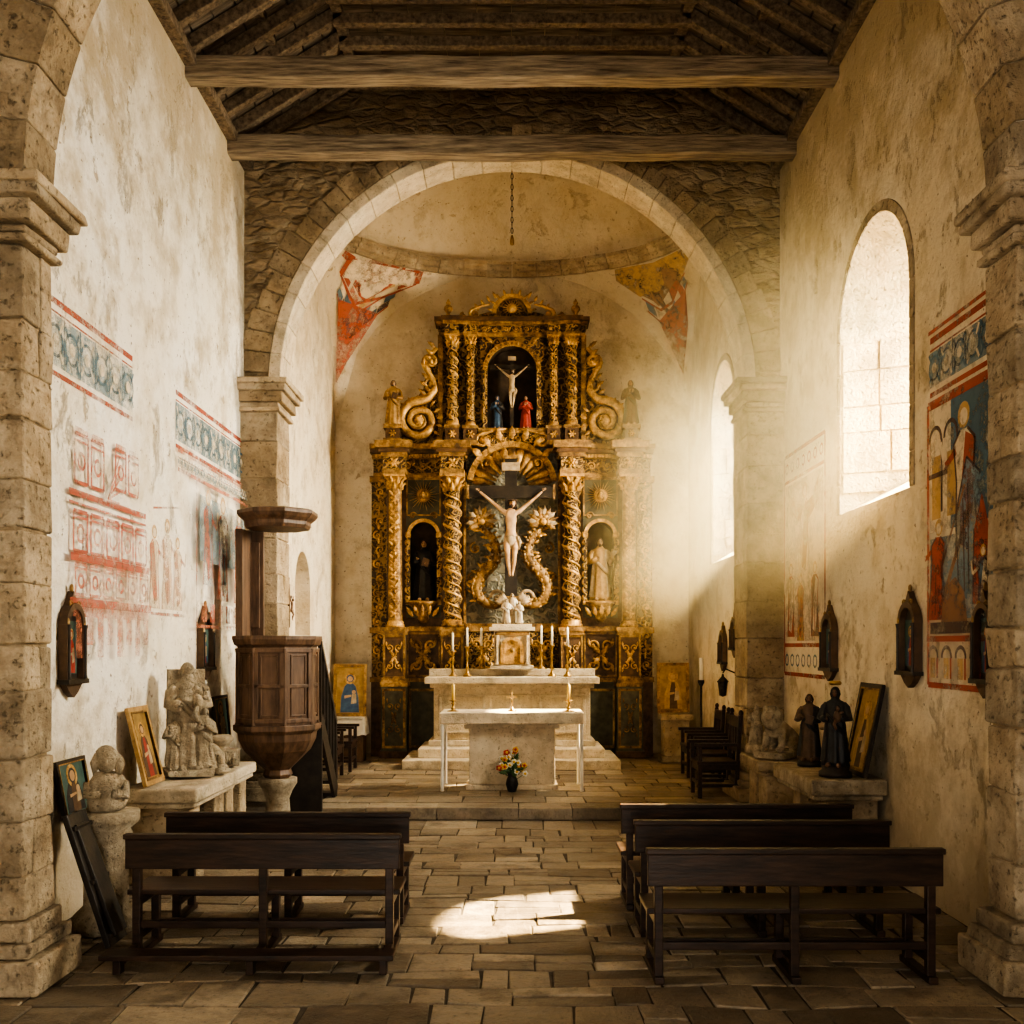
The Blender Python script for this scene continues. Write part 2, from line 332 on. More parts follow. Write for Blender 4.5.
mb=MB(); wall(mb,lambda s_,d,z:(s_,YA+d,z),-3.9,3.9,0,10.6,.5,[dict(c=0,h=2.98,zb=0,zs=5.4)],M_RUB,M_PLC); mb.build('wall_chancel_arch')
def ringblocks(mb,mp,c,r0,r1,zs,d0,d1,n,m,a0=0,a1=pi,gap=.006,jit=.0,rj=0,tp=0):
    for i in range(n):
        A=a0+(a1-a0)*i/n+gap/r1; B=a0+(a1-a0)*(i+1)/n-gap/r1; j=random.uniform(-jit,jit); vs=[]; R1=r1+random.uniform(-rj,rj)-tp*sin((A+B)/2)**4
        k=3
        for d in (d0+j,d1):
            for t in range(k+1):
                a=A+(B-A)*t/k
                for r in (r0,R1): vs.append(mp(c-r*cos(a),d,zs+r*sin(a)))
        o=2*(k+1); fs=[]
        for t in range(k):
            b=2*t; fs+=[(b,b+1,b+3,b+2),(o+b,o+b+2,o+b+3,o+b+1),(b,b+2,o+b+2,o+b),(b+1,o+b+1,o+b+3,b+3)]
        fs+=[(0,o,o+1,1),(2*k,2*k+1,o+2*k+1,o+2*k)]
        mb.add(vs,fs,random.choice(m) if isinstance(m,list) else m)
def window(name,T0,Hd,th):
    mb=MB(); mp=mpR(T0); c,h,zb,zs=Hd['c'],Hd['h'],Hd['zb'],Hd['zs']
    ringblocks(mb,mp,c,h,h+.10,zs,-.012,.02,11,M_ST)
    z=zb
    while z<zs-.05:
        z2=min(z+random.uniform(.3,.45),zs)
        for sg in (-1,1):
            a=c+sg*h; b=c+sg*(h+.10); p0=mp(min(a,b),-.012,z+.004); p1=mp(max(a,b),.02,z2-.004)
            mb.box(min(p0[0],p1[0]),max(p0[0],p1[0]),p0[1],p1[1],z+.004,z2-.004,M_ST)
        z=z2
    ho,zbo,zso=Hd['ho'],Hd['zbo'],Hd['zso']
    z=zb+.02
    while z<zs-.05:
        z2=min(z+random.uniform(.26,.42),zs); sp=random.uniform(.35,.65)
        for sg in (-1,1):
            for (u0,u1) in ((.02,sp-.012),(sp+.012,.9)):
                zz0=max(z,zb+(zbo-zb)*u1+.01)
                if z2-zz0<.05: continue
                ya=c+sg*(h+(ho-h)*u0); yb=c+sg*(h+(ho-h)*u1); e=-sg*random.uniform(.012,.026)
                P=[(T0+th*u0,ya+e),(T0+th*u1,yb+e),(T0+th*u1,yb+sg*.02),(T0+th*u0,ya+sg*.02)]
                mb.add([(px,py,zz0+.008) for px,py in P]+[(px,py,z2-.008) for px,py in P],[(0,1,2,3),(4,5,6,7),(0,1,5,4),(1,2,6,5),(2,3,7,6),(3,0,4,7)],M_STJ)
        z=z2
    for i in range(1,4):
        y=c-ho+2*ho*i/4; mb.tube([(T0+th-.06,y,zbo),(T0+th-.06,y,zso+math.sqrt(max(0,ho*ho-(y-c)**2)))],.008,M_IRON)
    for i in range(1,5):
        z=zbo+(zso-zbo)*i/4; mb.tube([(T0+th-.06,c-ho,z),(T0+th-.06,c+ho,z)],.008,M_IRON)
    mb.build(name,bevel=.008)
window('window_1',W,NW,.8)
window('window_2',WC,CW,.5)
mb=MB(); mp=lambda s_,d,z:(s_,YA+d,z)
ringblocks(mb,mp,0,3.09,3.42,5.4,-.03,.05,38,M_STB,a0=.05,a1=pi-.05,jit=.016,gap=.003,rj=.09,tp=.20)
ringblocks(mb,mp,0,2.94,3.09,5.4,-.03,.5,24,M_STW,jit=.004,gap=.0008)
mb.build('trim_chancel_arch',bevel=.014)
def pilaster(side,xi,xo,y0,y1,cz0,cz1,m,bh=.45,ex=.16,z0=0,hmin=.3,hmax=.5,jj=.008):
    mb=MB(); z=z0+bh
    xa,xb=sorted((side*xi,side*xo))
    while z<cz0-.02:
        z2=min(z+random.uniform(hmin,hmax),cz0)
        if cz0-z2<.15: z2=cz0
        j=random.uniform(0,.014); sp=random.random(); mm=random.choice(m)
        xx0=xa+(j if side>0 else 0); xx1=xb-(j if side<0 else 0); g=.003
        if sp<.4 and y1-y0>.3:
            ym=y0+(y1-y0)*random.uniform(.35,.65); mb.jbox(xx0,xx1,y0+j,ym-.003,z+g,z2-g,mm,jj); mb.jbox(xx0,xx1,ym+.003,y1,z+g,z2-g,random.choice(m),jj)
        else: mb.jbox(xx0,xx1,y0+j,y1,z+g,z2-g,mm,jj)
        z=z2
    mb.box(xa+.03,xb-.03,y0+.03,y1-.03,z0,cz0,M_STB)
    for (e,a,b) in ((.13,0,.5),(.08,.5,.72),(.04,.72,1)):
        mb.jbox(xa-(e if side>0 else 0),xb+(e if side<0 else 0),y0-e,y1+e,z0+bh*a,z0+bh*b-.004,m[0],jj)
    hs=[0,.14,.30,.62,.82,1.0]; ov=[.25,.10,.45,.8,1.0]
    for i in range(5):
        e=ex*ov[i]; mb.jbox(xa-(e if side>0 else 0),xb+(e if side<0 else 0),y0-e,y1+e,cz0+(cz1-cz0)*hs[i]+.001,cz0+(cz1-cz0)*hs[i+1],m[i%len(m)],jj)
    return mb
for sd in (-1,1):
    mb=pilaster(sd,2.93,3.42,12.5,13.2,5.02,5.42,[M_ST,M_ST,M_STB],.35,.15,FZ); mb.build('trim_arch_pilaster',bevel=.014)
for sd,xi in ((-1,2.95),(1,3.05)):
    mb=pilaster(sd,xi,3.42,6.05,6.45,4.54,4.93,[M_ST,M_ST,M_ST],.42,.15,0,.24,.44,.012); mb.build('trim_nave_pilaster',bevel=.022,seg=3)
mb=MB(); mp=lambda s_,d,z:(s_,6.05+d,z)
holeface(mb,mp,.03,-W,W,4.93,9.4,.05,3.04,4.93,4.93,M_PL); holeface(mb,mp,.37,-W,W,4.93,9.4,.05,3.04,4.93,4.93,M_PL)
ringblocks(mb,mp,.05,3.0,3.34,4.93,0,.40,27,[M_ST,M_STB,M_ST],jit=.01,gap=.003)
mb.build('trim_nave_arch',bevel=.018)
# ------------------------------------------------------------ ceiling
mb=MB(); XF=1.95; ZT=9.25; ZW=8.28
for sd in (-1,1):
    k=7
    for i in range(k):
        a=i/k; b=(i+1)/k-.012
        x0=sd*(W+.1-(W+.1-XF)*a); z0=ZW+(ZT-ZW)*a; x1=sd*(W+.1-(W+.1-XF)*b); z1=ZW+(ZT-ZW)*b
        mb.add([(x0,YN,z0),(x0,YA,z0),(x1,YA,z1),(x1,YN,z1),(x0,YN,z0+.05),(x0,YA,z0+.05),(x1,YA,z1+.05),(x1,YN,z1+.05)],[(0,1,2,3),(4,7,6,5),(0,4,5,1),(3,2,6,7),(0,3,7,4),(1,5,6,2)],M_BOARD)
for i in range(10):
    x0=-XF+2*XF*i/10; mb.box(x0,x0+2*XF/10-.012,YN,YA,ZT,ZT+.05,M_BOARD)
mb.box(-4.2,4.2,YN,YB+.4,10.6,10.7,M_BOARD)
for sd in (-1,1): mb.box(W if sd>0 else -4.2,4.2 if sd>0 else -W,YN,YA,8.3,10.6,M_BOARD)
mb.build('ceiling')
mb=MB(); y=YN+.3
while y<YA-.05:
    for sd in (-1,1): mb.beam((sd*(W+.02),y,ZW-.05),(sd*(XF-.06),y,ZT-.07),.10,.14,M_RAFT)
    mb.box(-XF-.05,XF+.05,y-.05,y+.05,ZT-.24,ZT-.12,M_RAFT); y+=.42
for sd in (-1,1):
    a,b=sorted((sd*(W-.12),sd*(W+.02))); mb.box(a,b,YN,YA,8.12,8.24,M_RAFT)
    mb.box(sd*XF-.06,sd*XF+.06,YN,YA,ZT-.12,ZT-.01,M_RAFT)
    xm=sd*(W+XF)/2; mb.box(xm-.05,xm+.05,YN,YA,(ZW+ZT)/2,(ZW+ZT)/2+.07,M_RAFT)
mb.build('ceiling_rafters',bevel=.01)
for y,zc in ((12.05,8.09),(10.5,8.12),(3.6,8.09),(1.5,8.09)):
    mb=MB(); k=14; L=W+.02; vs=[];fs=[]
    for i in range(k+1):
        x=-L+2*L*i/k; dz=.010*sin(i*1.7)+random.uniform(-.006,.006); dy=random.uniform(-.006,.006)
        for (a,b) in ((-.11,-.115),(.11,-.115),(.11,.115),(-.11,.115)): vs.append((x,a+dy,b+dz))
    for i in range(k):
        for j in range(4): fs.append((i*4+j,i*4+(j+1)%4,(i+1)*4+(j+1)%4,(i+1)*4+j))
    fs+=[(0,1,2,3),(k*4+3,k*4+2,k*4+1,k*4)]
    mb.add(vs,fs,M_BEAM); mb.build('ceiling_tie_beam',(0,y,zc),bevel=.02)
# ------------------------------------------------------------ chancel dome
CY=(YA+.5+YB)/2; HB=(YB-YA-.5)/2; ZS=6.0; ZR=8.85
def pend(phi,t,off=0):
    c,s_=cos(phi),sin(phi); R=1/max(abs(c),abs(s_)); r=1+(R-1)*t
    u,v=r*c,r*s_; w=math.sqrt(max(0,2-u*u-v*v))
    return (WC*u,CY+HB*v,ZS+(ZR-ZS)*w)
mb=MB(); n=96; mm=14
vs=[pend(2*pi*i/n+pi/4,j/mm) for j in range(mm+1) for i in range(n)]
mb.add(vs,[(j*n+i,j*n+(i+1)%n,(j+1)*n+(i+1)%n,(j+1)*n+i) for j in range(mm) for i in range(n)],M_PLC,True)
vs=[]; mm=12
for j in range(mm+1):
    t=pi/2*j/mm
    for i in range(n):
        a=2*pi*i/n; vs.append((WC*.985*cos(t)*cos(a),CY+HB*.985*cos(t)*sin(a),ZR+.1+1.5*sin(t)))
mb.add(vs,[(j*n+i,j*n+(i+1)%n,(j+1)*n+(i+1)%n,(j+1)*n+i) for j in range(mm) for i in range(n)],M_PLC,True)
mb.build('ceiling_dome')
mb=MB(); prof=[(0,-.10),(.05,-.10),(.06,-.03),(.11,-.01),(.13,.05),(.18,.07),(.18,.13),(0,.13)]
nb=44
for q in range(nb):
    vs=[]; kk=4; j=random.uniform(-.012,.012)
    for i in range(kk+1):
        a=2*pi*(q+.015+.97*i/kk)/nb
        for (r,z) in prof: vs.append(((WC-r-j)*cos(a),CY+(HB-r-j)*sin(a),ZR+z+j*.5))
    k=len(prof); mb.add(vs,[(i*k+t,(i+1)*k+t,(i+1)*k+(t+1)%k,i*k+(t+1)%k) for i in range(kk) for t in range(k)]+[tuple(range(k)),tuple(kk*k+t for t in range(k))],M_ST)
mb.build('trim_dome_cornice')
# ------------------------------------------------------------ frescoes
class FR(MB):
    def __init__(s,mp): super().__init__(); s.mp=mp; s.L=0
    def poly(s,pts,m):
        s.L+=1; off=.004+.00012*s.L; s.add([s.mp(a,b,off) for a,b in pts],[tuple(range(len(pts)))],m)
    def rect(s,a0,a1,b0,b1,m): s.poly([(a0,b0),(a1,b0),(a1,b1),(a0,b1)],m)
    def line(s,a0,b0,a1,b1,w,m,n=1):
        d=math.hypot(a1-a0,b1-b0)+1e-9; p=-(b1-b0)/d*w/2; q=(a1-a0)/d*w/2
        for i in range(n):
            t=i/n;T=(i+1)/n; A=(a0+(a1-a0)*t,b0+(b1-b0)*t); B=(a0+(a1-a0)*T,b0+(b1-b0)*T)
            s.poly([(A[0]-p,A[1]-q),(B[0]-p,B[1]-q),(B[0]+p,B[1]+q),(A[0]+p,A[1]+q)],m)
    def frame(s,a0,a1,b0,b1,w,m):
        s.line(a0,b0,a1,b0,w,m,3); s.line(a0,b1,a1,b1,w,m,3); s.line(a0,b0,a0,b1,w,m,3); s.line(a1,b0,a1,b1,w,m,3)
    def disc(s,a,b,r,m,n=14,ra=1): s.poly([(a+r*ra*cos(2*pi*i/n),b+r*sin(2*pi*i/n)) for i in range(n)],m)
    def ring(s,a,b,r,w,m,n=14,a0=0,a1=2*pi):
        for i in range(n):
            t=a0+(a1-a0)*i/n;T=a0+(a1-a0)*(i+1)/n
            s.poly([(a+r*cos(t),b+r*sin(t)),(a+r*cos(T),b+r*sin(T)),(a+(r-w)*cos(T),b+(r-w)*sin(T)),(a+(r-w)*cos(t),b+(r-w)*sin(t))],m)
    def fig(s,a,b,h,robe,mant,face=None,lean=0,out=None):
        face=face or F_PAL; f=lambda x,z:(a+x*h+lean*z*h,b+z*h)
        s.poly([f(-.17,0),f(.16,0),f(.15,.2),f(.12,.5),f(.15,.74),f(.05,.82),f(-.05,.82),f(-.15,.74),f(-.11,.5),f(-.16,.2)],robe)
        s.poly([f(-.15,.74),f(-.02,.8),f(.06,.45),f(.10,.1),f(-.02,.05),f(-.12,.4)],mant)
        s.disc(a+lean*.9*h,b+.91*h,.085*h,F_OCH); s.disc(a+lean*.9*h,b+.9*h,.055*h,face)
        s.line(*f(.12,.7),*f(.30,.62),.05*h,mant); s.line(*f(.30,.62),*f(.34,.8),.035*h,face)
        o=out or F_DRK
        for (x0,z0,x1,z1) in ((-.17,0,-.11,.5),(.16,0,.12,.5),(-.11,.5,-.15,.74),(.12,.5,.15,.74),(0,.05,.02,.45),(-.15,.74,-.05,.82),(.15,.74,.05,.82)): s.line(*f(x0,z0),*f(x1,z1),.022*h,o)
    def band(s,a0,a1,b0,b1,mb_,mr,n=None):
        h=b1-b0; s.line(a0,b1,a1,b1,.05,mr,4); s.line(a0,b1-.08,a1,b1-.08,.015,mr,4); s.line(a0,b0,a1,b0,.04,mr,4)
        s.rect(a0,a1,b0+.06,b1-.1,F_BLF); n=n or max(2,round((a1-a0)/(h*.5))); w=(a1-a0)/n
        for i in range(n):
            c=a0+w*(i+.5); z=(b0+b1)/2-.02; s.ring(c,z,h*.24,h*.05,mb_); s.disc(c,z,h*.10,F_PAL,8)
            s.line(c-w/2,b0+.06,c-w/2,b1-.1,.02,mb_)
            for (da,db) in ((-1,-1),(1,-1),(1,1),(-1,1)): s.line(c+da*h*.12,z+db*h*.12,c+da*h*.22,z+db*h*.28,.025,mb_ if i%2 else F_PAL)
L=lambda a,b,o:(-W+o,a,b); Rr=lambda a,b,o:(W-o,a,b)
def arcade(f,a0,a1,b0,b1,cols,rows,m,m2,fill=None):
    for j in range(rows):
        for i in range(cols):
            x0=a0+(a1-a0)*i/cols+.03; x1=a0+(a1-a0)*(i+1)/cols-.03; z0=b0+(b1-b0)*j/rows+.03; z1=b0+(b1-b0)*(j+1)/rows-.03
            f.frame(x0,x1,z0,z1,.032,m); w=x1-x0; h=z1-z0
            f.ring((x0+x1)/2,z0+h*.45,min(w,h)*.32,.03,m2,10); f.line(x0,z0+h*.85,x1,z0+h*.85,.02,m)
            if fill: f.rect(x0,x1,z1,z1+.05,fill)
f=FR(L)
f.band(7.3,8.95,4.12,4.66,F_BLU,F_RED)
arcade(f,7.7,8.30,3.34,3.78,2,1,F_RED,F_RED,F_RDF); arcade(f,8.48,9.05,3.40,3.80,2,1,F_RED,F_RED,F_RDF)
f.line(7.6,3.28,9.2,3.28,.05,F_RED,4); f.line(7.6,3.20,9.2,3.20,.02,F_RED,4)
arcade(f,7.65,9.2,2.80,3.17,5,1,F_RED,F_RDF); f.line(7.6,2.78,9.25,2.78,.06,F_RED,4)
arcade(f,7.65,9.2,2.46,2.76,6,1,F_RDF,F_RED); f.line(7.55,2.43,9.25,2.43,.07,F_RED,4); f.rect(7.6,9.2,2.32,2.40,F_RDF)
for i in range(8): f.rect(7.65+i*.2,7.77+i*.2,2.0+.10*(i%2),2.32,F_RDF)
for i in range(5): f.line(8.25,3.3,8.5,3.3+.1*i,.02,F_RDF)
f.build('wall_fresco')
f=FR(L); f.band(10.1,12.6,4.12,4.66,F_BLU,F_RED); f.band(10.1,12.6,3.88,4.08,F_BLF,F_RDF)
f.frame(10.5,12.5,2.3,3.84,.035,F_RDF); f.rect(10.6,12.4,3.0,3.7,F_BLF)
f.fig(10.9,2.75,1.05,F_BLF,F_RDF,out=F_RED); f.fig(11.45,2.6,1.2,F_RDF,F_BLF,out=F_RED); f.fig(12.1,2.6,1.15,F_RDF,F_BLF,out=F_RED)
for i in range(6): f.rect(10.65+i*.3,10.83+i*.3,2.35,2.55,F_RED if i%2 else F_RDF)
f.build('wall_fresco')
f=FR(L)
for (a,h) in ((9.5,.8),(9.85,.9),(10.15,.75)): f.fig(a,2.45,h,F_PAL,F_RDF,out=F_RDF)
f.line(9.4,2.4,10.35,2.4,.03,F_RDF); f.line(9.45,3.4,10.2,3.5,.02,F_RDF); f.build('wall_fresco')
f=FR(Rr); f.band(6.8,8.12,4.12,4.56,F_BLU,F_RED); f.line(6.8,4.62,8.12,4.62,.03,F_RED,3)
f.frame(6.8,8.12,1.78,4.04,.045,F_RED); f.rect(7.0,7.75,3.0,4.0,F_BLU); f.rect(7.7,8.08,3.0,4.0,F_PAL); f.rect(6.8,8.08,2.3,2.95,F_BLF)
for i in range(2): f.ring(7.98-i*.28,3.72,.13,.035,F_DRK,10,0,pi); f.line(7.86-i*.28,3.15,7.86-i*.28,3.72,.035,F_DRK); f.rect(7.88-i*.28,8.04-i*.28,3.1,3.6,F_OCH)
f.line(7.75,3.45,8.1,3.45,.04,F_DRK)
f.fig(7.42,2.75,1.18,F_PAL,F_RED,lean=.05); f.poly([(7.55,2.5),(7.2,2.45),(7.08,2.9),(7.2,3.35),(7.42,3.5),(7.6,3.1)],F_BLF); f.poly([(7.32,2.4),(7.1,2.4),(7.05,2.9),(7.18,3.2),(7.3,2.95)],F_RED)
f.line(7.9,2.35,7.35,3.15,.05,F_BRN,3); f.line(8.0,2.5,7.45,3.3,.03,F_BRN,3)
for (x0,z0,x1,z1) in ((7.55,2.5,7.6,3.1),(7.6,3.1,7.42,3.5),(7.42,3.5,7.2,3.35),(7.3,2.95,7.32,2.4),(7.45,2.5,7.48,3.2),(7.38,2.5,7.4,3.3)): f.line(x0,z0,x1,z1,.02,F_DRK,2)
f.line(6.8,4.0,8.1,4.0,.03,F_RED,3)
f.fig(7.97,2.3,.80,F_RED,F_RED,lean=-.1); f.poly([(7.85,2.28),(7.4,2.28),(7.45,2.5),(7.6,2.62),(7.8,2.55)],F_BRN); f.fig(7.15,2.28,.55,F_BLU,F_PAL)
f.rect(6.9,8.05,2.19,2.28,F_DRK); f.line(6.8,2.15,8.12,2.15,.045,F_RED,3)
for i in range(5): f.ring(7.02+i*.24,2.0,.10,.03,F_DRK,10,0,pi); f.rect(6.93+i*.24,6.96+i*.24,1.84,2.0,F_RED); f.rect(6.98+i*.24,7.07+i*.24,1.84,2.0,F_OCH)
f.build('wall_fresco')
f=FR(Rr); f.frame(10.85,12.45,1.75,4.42,.045,F_RED); f.line(10.85,4.1,12.45,4.1,.04,F_RED,3); f.line(10.85,2.1,12.45,2.1,.045,F_RED,3)
f.rect(10.9,12.4,2.15,4.05,F_PAL)
f.fig(11.6,2.9,1.1,F_PAL,F_BRN,out=F_BRN); f.fig(11.2,2.2,.85,F_BRN,F_PAL,out=F_RED); f.fig(11.75,2.15,.8,F_OCH,F_RDF,out=F_RED); f.fig(12.15,2.2,.9,F_RED,F_PAL,out=F_BRN)
for s_ in (-1,1): f.poly([(11.6,3.72),(11.6+s_*.35,3.8),(11.6+s_*.6,4.05),(11.6+s_*.5,3.7),(11.6+s_*.2,3.55)],F_BRN)
for i in range(7): f.ring(10.95+i*.22,4.25,.07,.025,F_RED,8); f.ring(10.95+i*.22,1.92,.08,.025,F_BLU,8)
f.build('wall_fresco')
def pmap(phi0,sa,da,db):
    def g(a,b,o):
        ph=phi0+a*sa+da; t=min(1,max(0,1-(b+db)))
        p=Vector(pend(ph,t)); c=Vector((0,CY,ZS)); d=(c-p).normalized(); return p+d*(o*1.0+.014)
    return g
for ph in (pi*.75,pi*.25):
    if ph>1:
        f=FR(pmap(ph,.95,.02,-.06))
        for i in range(7): f.rect(-.40+.11*i,-.30+.11*i,.74+.02*(i%2),.92,(F_PAL,F_RED)[i%2])
        f.rect(-.27,.16,.50,.86,F_PAL); f.frame(-.30,.18,.50,.88,.035,F_RED)
        for i in range(5):
            for j in range(4): f.rect(-.27+.09*i,-.20+.09*i,.53+.085*j,.60+.085*j,(F_RED,F_PAL,F_OCH,F_RDF)[(i+j)%4])
        f.disc(-.06,.70,.10,F_PAL); f.ring(-.06,.70,.11,.03,F_RED); f.disc(-.06,.70,.045,F_BLU)
        f.rect(-.2,.05,.90,.98,F_RED)
        for i in range(6):
            f.rect(-.20+.058*i,-.15+.058*i,.40,.49,(F_BLU,F_PAL)[i%2]); f.rect(-.18+.055*i,-.13+.055*i,.31,.395,(F_DRK,F_BLU)[i%2])
        f.line(-.22,.505,.16,.505,.025,F_RED,4); f.line(-.18,.30,.14,.30,.025,F_RED,4)
        f.poly([(-.14,.29),(.12,.29),(.05,.16),(.0,.06),(-.04,.16)],F_RED)
    else:
        f=FR(pmap(ph,.82,-.05,-.06))
        f.poly([(-.34,.62),(-.1,.5),(.2,.5),(.32,.66),(.3,.93),(0,.96),(-.3,.9)],F_OCH)
        f.poly([(-.2,.56),(.1,.52),(.2,.7),(.05,.85),(-.18,.8)],F_BRN)
        f.fig(-.08,.50,.46,F_RED,F_OCH); f.fig(.12,.54,.40,F_BRN,F_BLU); f.fig(-.22,.60,.32,F_OCH,F_RED); f.fig(.25,.62,.28,F_RDF,F_BLU)
        f.line(-.3,.9,.2,.6,.03,F_BRN,4); f.line(.05,.5,.25,.92,.02,F_DRK,4)
        for i in range(7): f.rect(-.17+.05*i,-.125+.05*i,.37,.48,(F_BLU,F_RED,F_PAL)[i%3])
        f.line(-.19,.495,.19,.495,.025,F_RED,4); f.line(-.17,.355,.18,.355,.025,F_RED,4); f.poly([(-.13,.34),(.13,.34),(.06,.16),(-.05,.16)],F_RED)
    f.build('pendentive_fresco')
# ------------------------------------------------------------ ornament helpers (local: x right, z up, -y front)
def spiral(mb,cx,cz,r,a0,turns,dr,y,w,m,n=22,tail=None):
    pts=[];rd=[]
    for i in range(n+1):
        t=i/n; rr=r*(1-.88*t); a=a0+dr*2*pi*turns*t; pts.append((cx+rr*cos(a),y,cz+rr*sin(a))); rd.append(w*(1-.45*t))
    if tail: pts=[(p[0],y,p[1]) for p in tail]+pts; rd=[w*(.4+.6*i/len(tail)) for i in range(len(tail))]+rd
    mb.tube(pts,rd,m,6); mb.ell((cx,y,cz),(w*1.3,w*1.1,w*1.3),m,8,6)
def rosette(mb,cx,cz,r,y,m,n=6):
    for i in range(n):
        a=2*pi*i/n; mb.ell((cx+r*.55*cos(a),y,cz+r*.55*sin(a)),(r*.42,r*.25,r*.22),m,8,6,ry(-a))
    mb.ell((cx,y-r*.1,cz),(r*.28,r*.3,r*.28),m,8,6)
def leaf(mb,x,z,l,a,y,m,w=.35,curl=.25):
    vs=[];n=6
    for i in range(n+1):
        t=i/n; ww=l*w*sin(pi*min(1,t*.9+.1))*(1+.15*(-1)**i)*.5; cx=l*t; cy=-l*curl*sin(pi*t*.8)
        for s_,d in ((-1,0),(0,-.12*l),(1,0)):
            X=cx; Z=s_*ww; vs.append((x+X*cos(a)-Z*sin(a),y+cy+d,z+X*sin(a)+Z*cos(a)))
    fs=[]
    for i in range(n):
        for j in range(2): fs.append((i*3+j,i*3+j+1,i*3+j+4,i*3+j+3))
    mb.add(vs,fs,m,True)
def sunburst(mb,cx,cz,r,y,m,n=20,a0=0,a1=2*pi,core=.45):
    for i in range(n):
        a=a0+(a1-a0)*(i+.5)/n; rr=r*(1 if i%2==0 else .8); da=(a1-a0)/n*.42; c=r*core*.8
        vs=[(cx+c*cos(a-da),y,cz+c*sin(a-da)),(cx+c*cos(a+da),y,cz+c*sin(a+da)),(cx+rr*cos(a),y,cz+rr*sin(a)),(cx+c*cos(a),y-r*.12,cz+c*sin(a))]
        mb.add(vs,[(0,1,2),(0,2,3),(1,3,2),(0,3,1)],m)
    mb.ell((cx,y,cz),(r*core,r*.2,r*core),m,16,8)
def frieze(mb,u0,u1,v,h,y,m,bead=True):
    n=max(1,round((u1-u0)/(h*1.5))); w=(u1-u0)/n
    for i in range(n):
        c=u0+w*(i+.5); s_=1 if i%2==0 else -1
        spiral(mb,c-w*.1,v,h*.40,pi,1.4,-s_,y,h*.09,m,14); leaf(mb,c+w*.2,v,h*.45,s_*pi/4,y,m)
def motif(mb,cx,cz,w,h,y,m):
    for sx in (-1,1):
        for sz in (-1,1):
            spiral(mb,cx+sx*w*.25,cz+sz*h*.25,min(w,h)*.22,pi/2*(1 if sz<0 else -1),1.3,sx*sz*(-1),y,min(w,h)*.045,m,14)
            leaf(mb,cx,cz,min(w,h)*.45,math.atan2(sz*h,sx*w),y,m)
            leaf(mb,cx+sx*w*.42,cz+sz*h*.42,min(w,h)*.3,math.atan2(-sz*h,-sx*w*.2),y,m)
    rosette(mb,cx,cz,min(w,h)*.16,y,m)
def framebox(mb,u0,u1,v0,v1,y0,y1,t,m):
    mb.box(u0,u1,y0,y1,v0,v0+t,m); mb.box(u0,u1,y0,y1,v1-t,v1,m); mb.box(u0,u0+t,y0,y1,v0+t,v1-t,m); mb.box(u1-t,u1,y0,y1,v0+t,v1-t,m)
def column(mb,cx,cy,v0,v1,r,m,mg,twist=True,turns=5):
    n=46
    mb.lathe([(r*1.35,0),(r*1.35,r*.35),(r*1.2,r*.5),(r*1.3,r*.75),(r,r*.95)],mg,(cx,cy,v0),14)
    z0=v0+r*.9; z1=v1-r*2.0; seg=14; vs=[]
    for i in range(n+1):
        z=z0+(z1-z0)*i/n
        for k in range(seg):
            a=2*pi*k/seg; rr=r*(1+(.17*cos(a*1+2*pi*turns*i/n) if twist else .05*cos(a*7)))*(1-.1*i/n)
            vs.append((cx+rr*cos(a),cy+rr*sin(a),z))
    mb.add(vs,[(i*seg+k,i*seg+(k+1)%seg,(i+1)*seg+(k+1)%seg,(i+1)*seg+k) for i in range(n) for k in range(seg)],m,True)
    if twist:
        for ph in (0,pi*.9):
            pts=[(cx+r*1.02*cos(ph-2*pi*turns*t/80),cy+r*1.02*sin(ph-2*pi*turns*t/80),z0+(z1-z0)*t/80) for t in range(81)]
            mb.tube(pts,r*(.2 if ph==0 else .11),mg,6)
    else:
        for j in range(int((z1-z0)/(r*1.8))):
            z=z0+r+j*r*1.8; rosette(mb,cx,z,r*.7,cy-r*.98,mg,5)
            for sx in (-1,1): leaf(mb,cx+sx*r*.2,z+r*.7,r*.9,pi/2-sx*.7,cy-r*.9,mg)
    mb.lathe([(r*.95,0),(r*.9,r*.9),(r*1.3,r*1.7)],mg,(cx,cy,z1),14)
    for i in range(8):
        a=2*pi*i/8
        for lv,(zz,ll) in enumerate(((0,.9),(.6,1.1))):
            aa=a+(pi/8 if lv else 0); p=[(cx+r*.95*cos(aa),cy+r*.95*sin(aa),z1+zz*r),(cx+r*1.05*cos(aa),cy+r*1.05*sin(aa),z1+(zz+ll*.6)*r),(cx+r*1.5*cos(aa),cy+r*1.5*sin(aa),z1+(zz+ll)*r),(cx+r*1.55*cos(aa),cy+r*1.55*sin(aa),z1+(zz+ll*.75)*r)]
            mb.tube(p,[r*.26,r*.24,r*.16,r*.06],mg,6)
    mb.box(cx-r*1.5,cx+r*1.5,cy-r*1.5,cy+r*1.5,v1-r*.32,v1,mg)
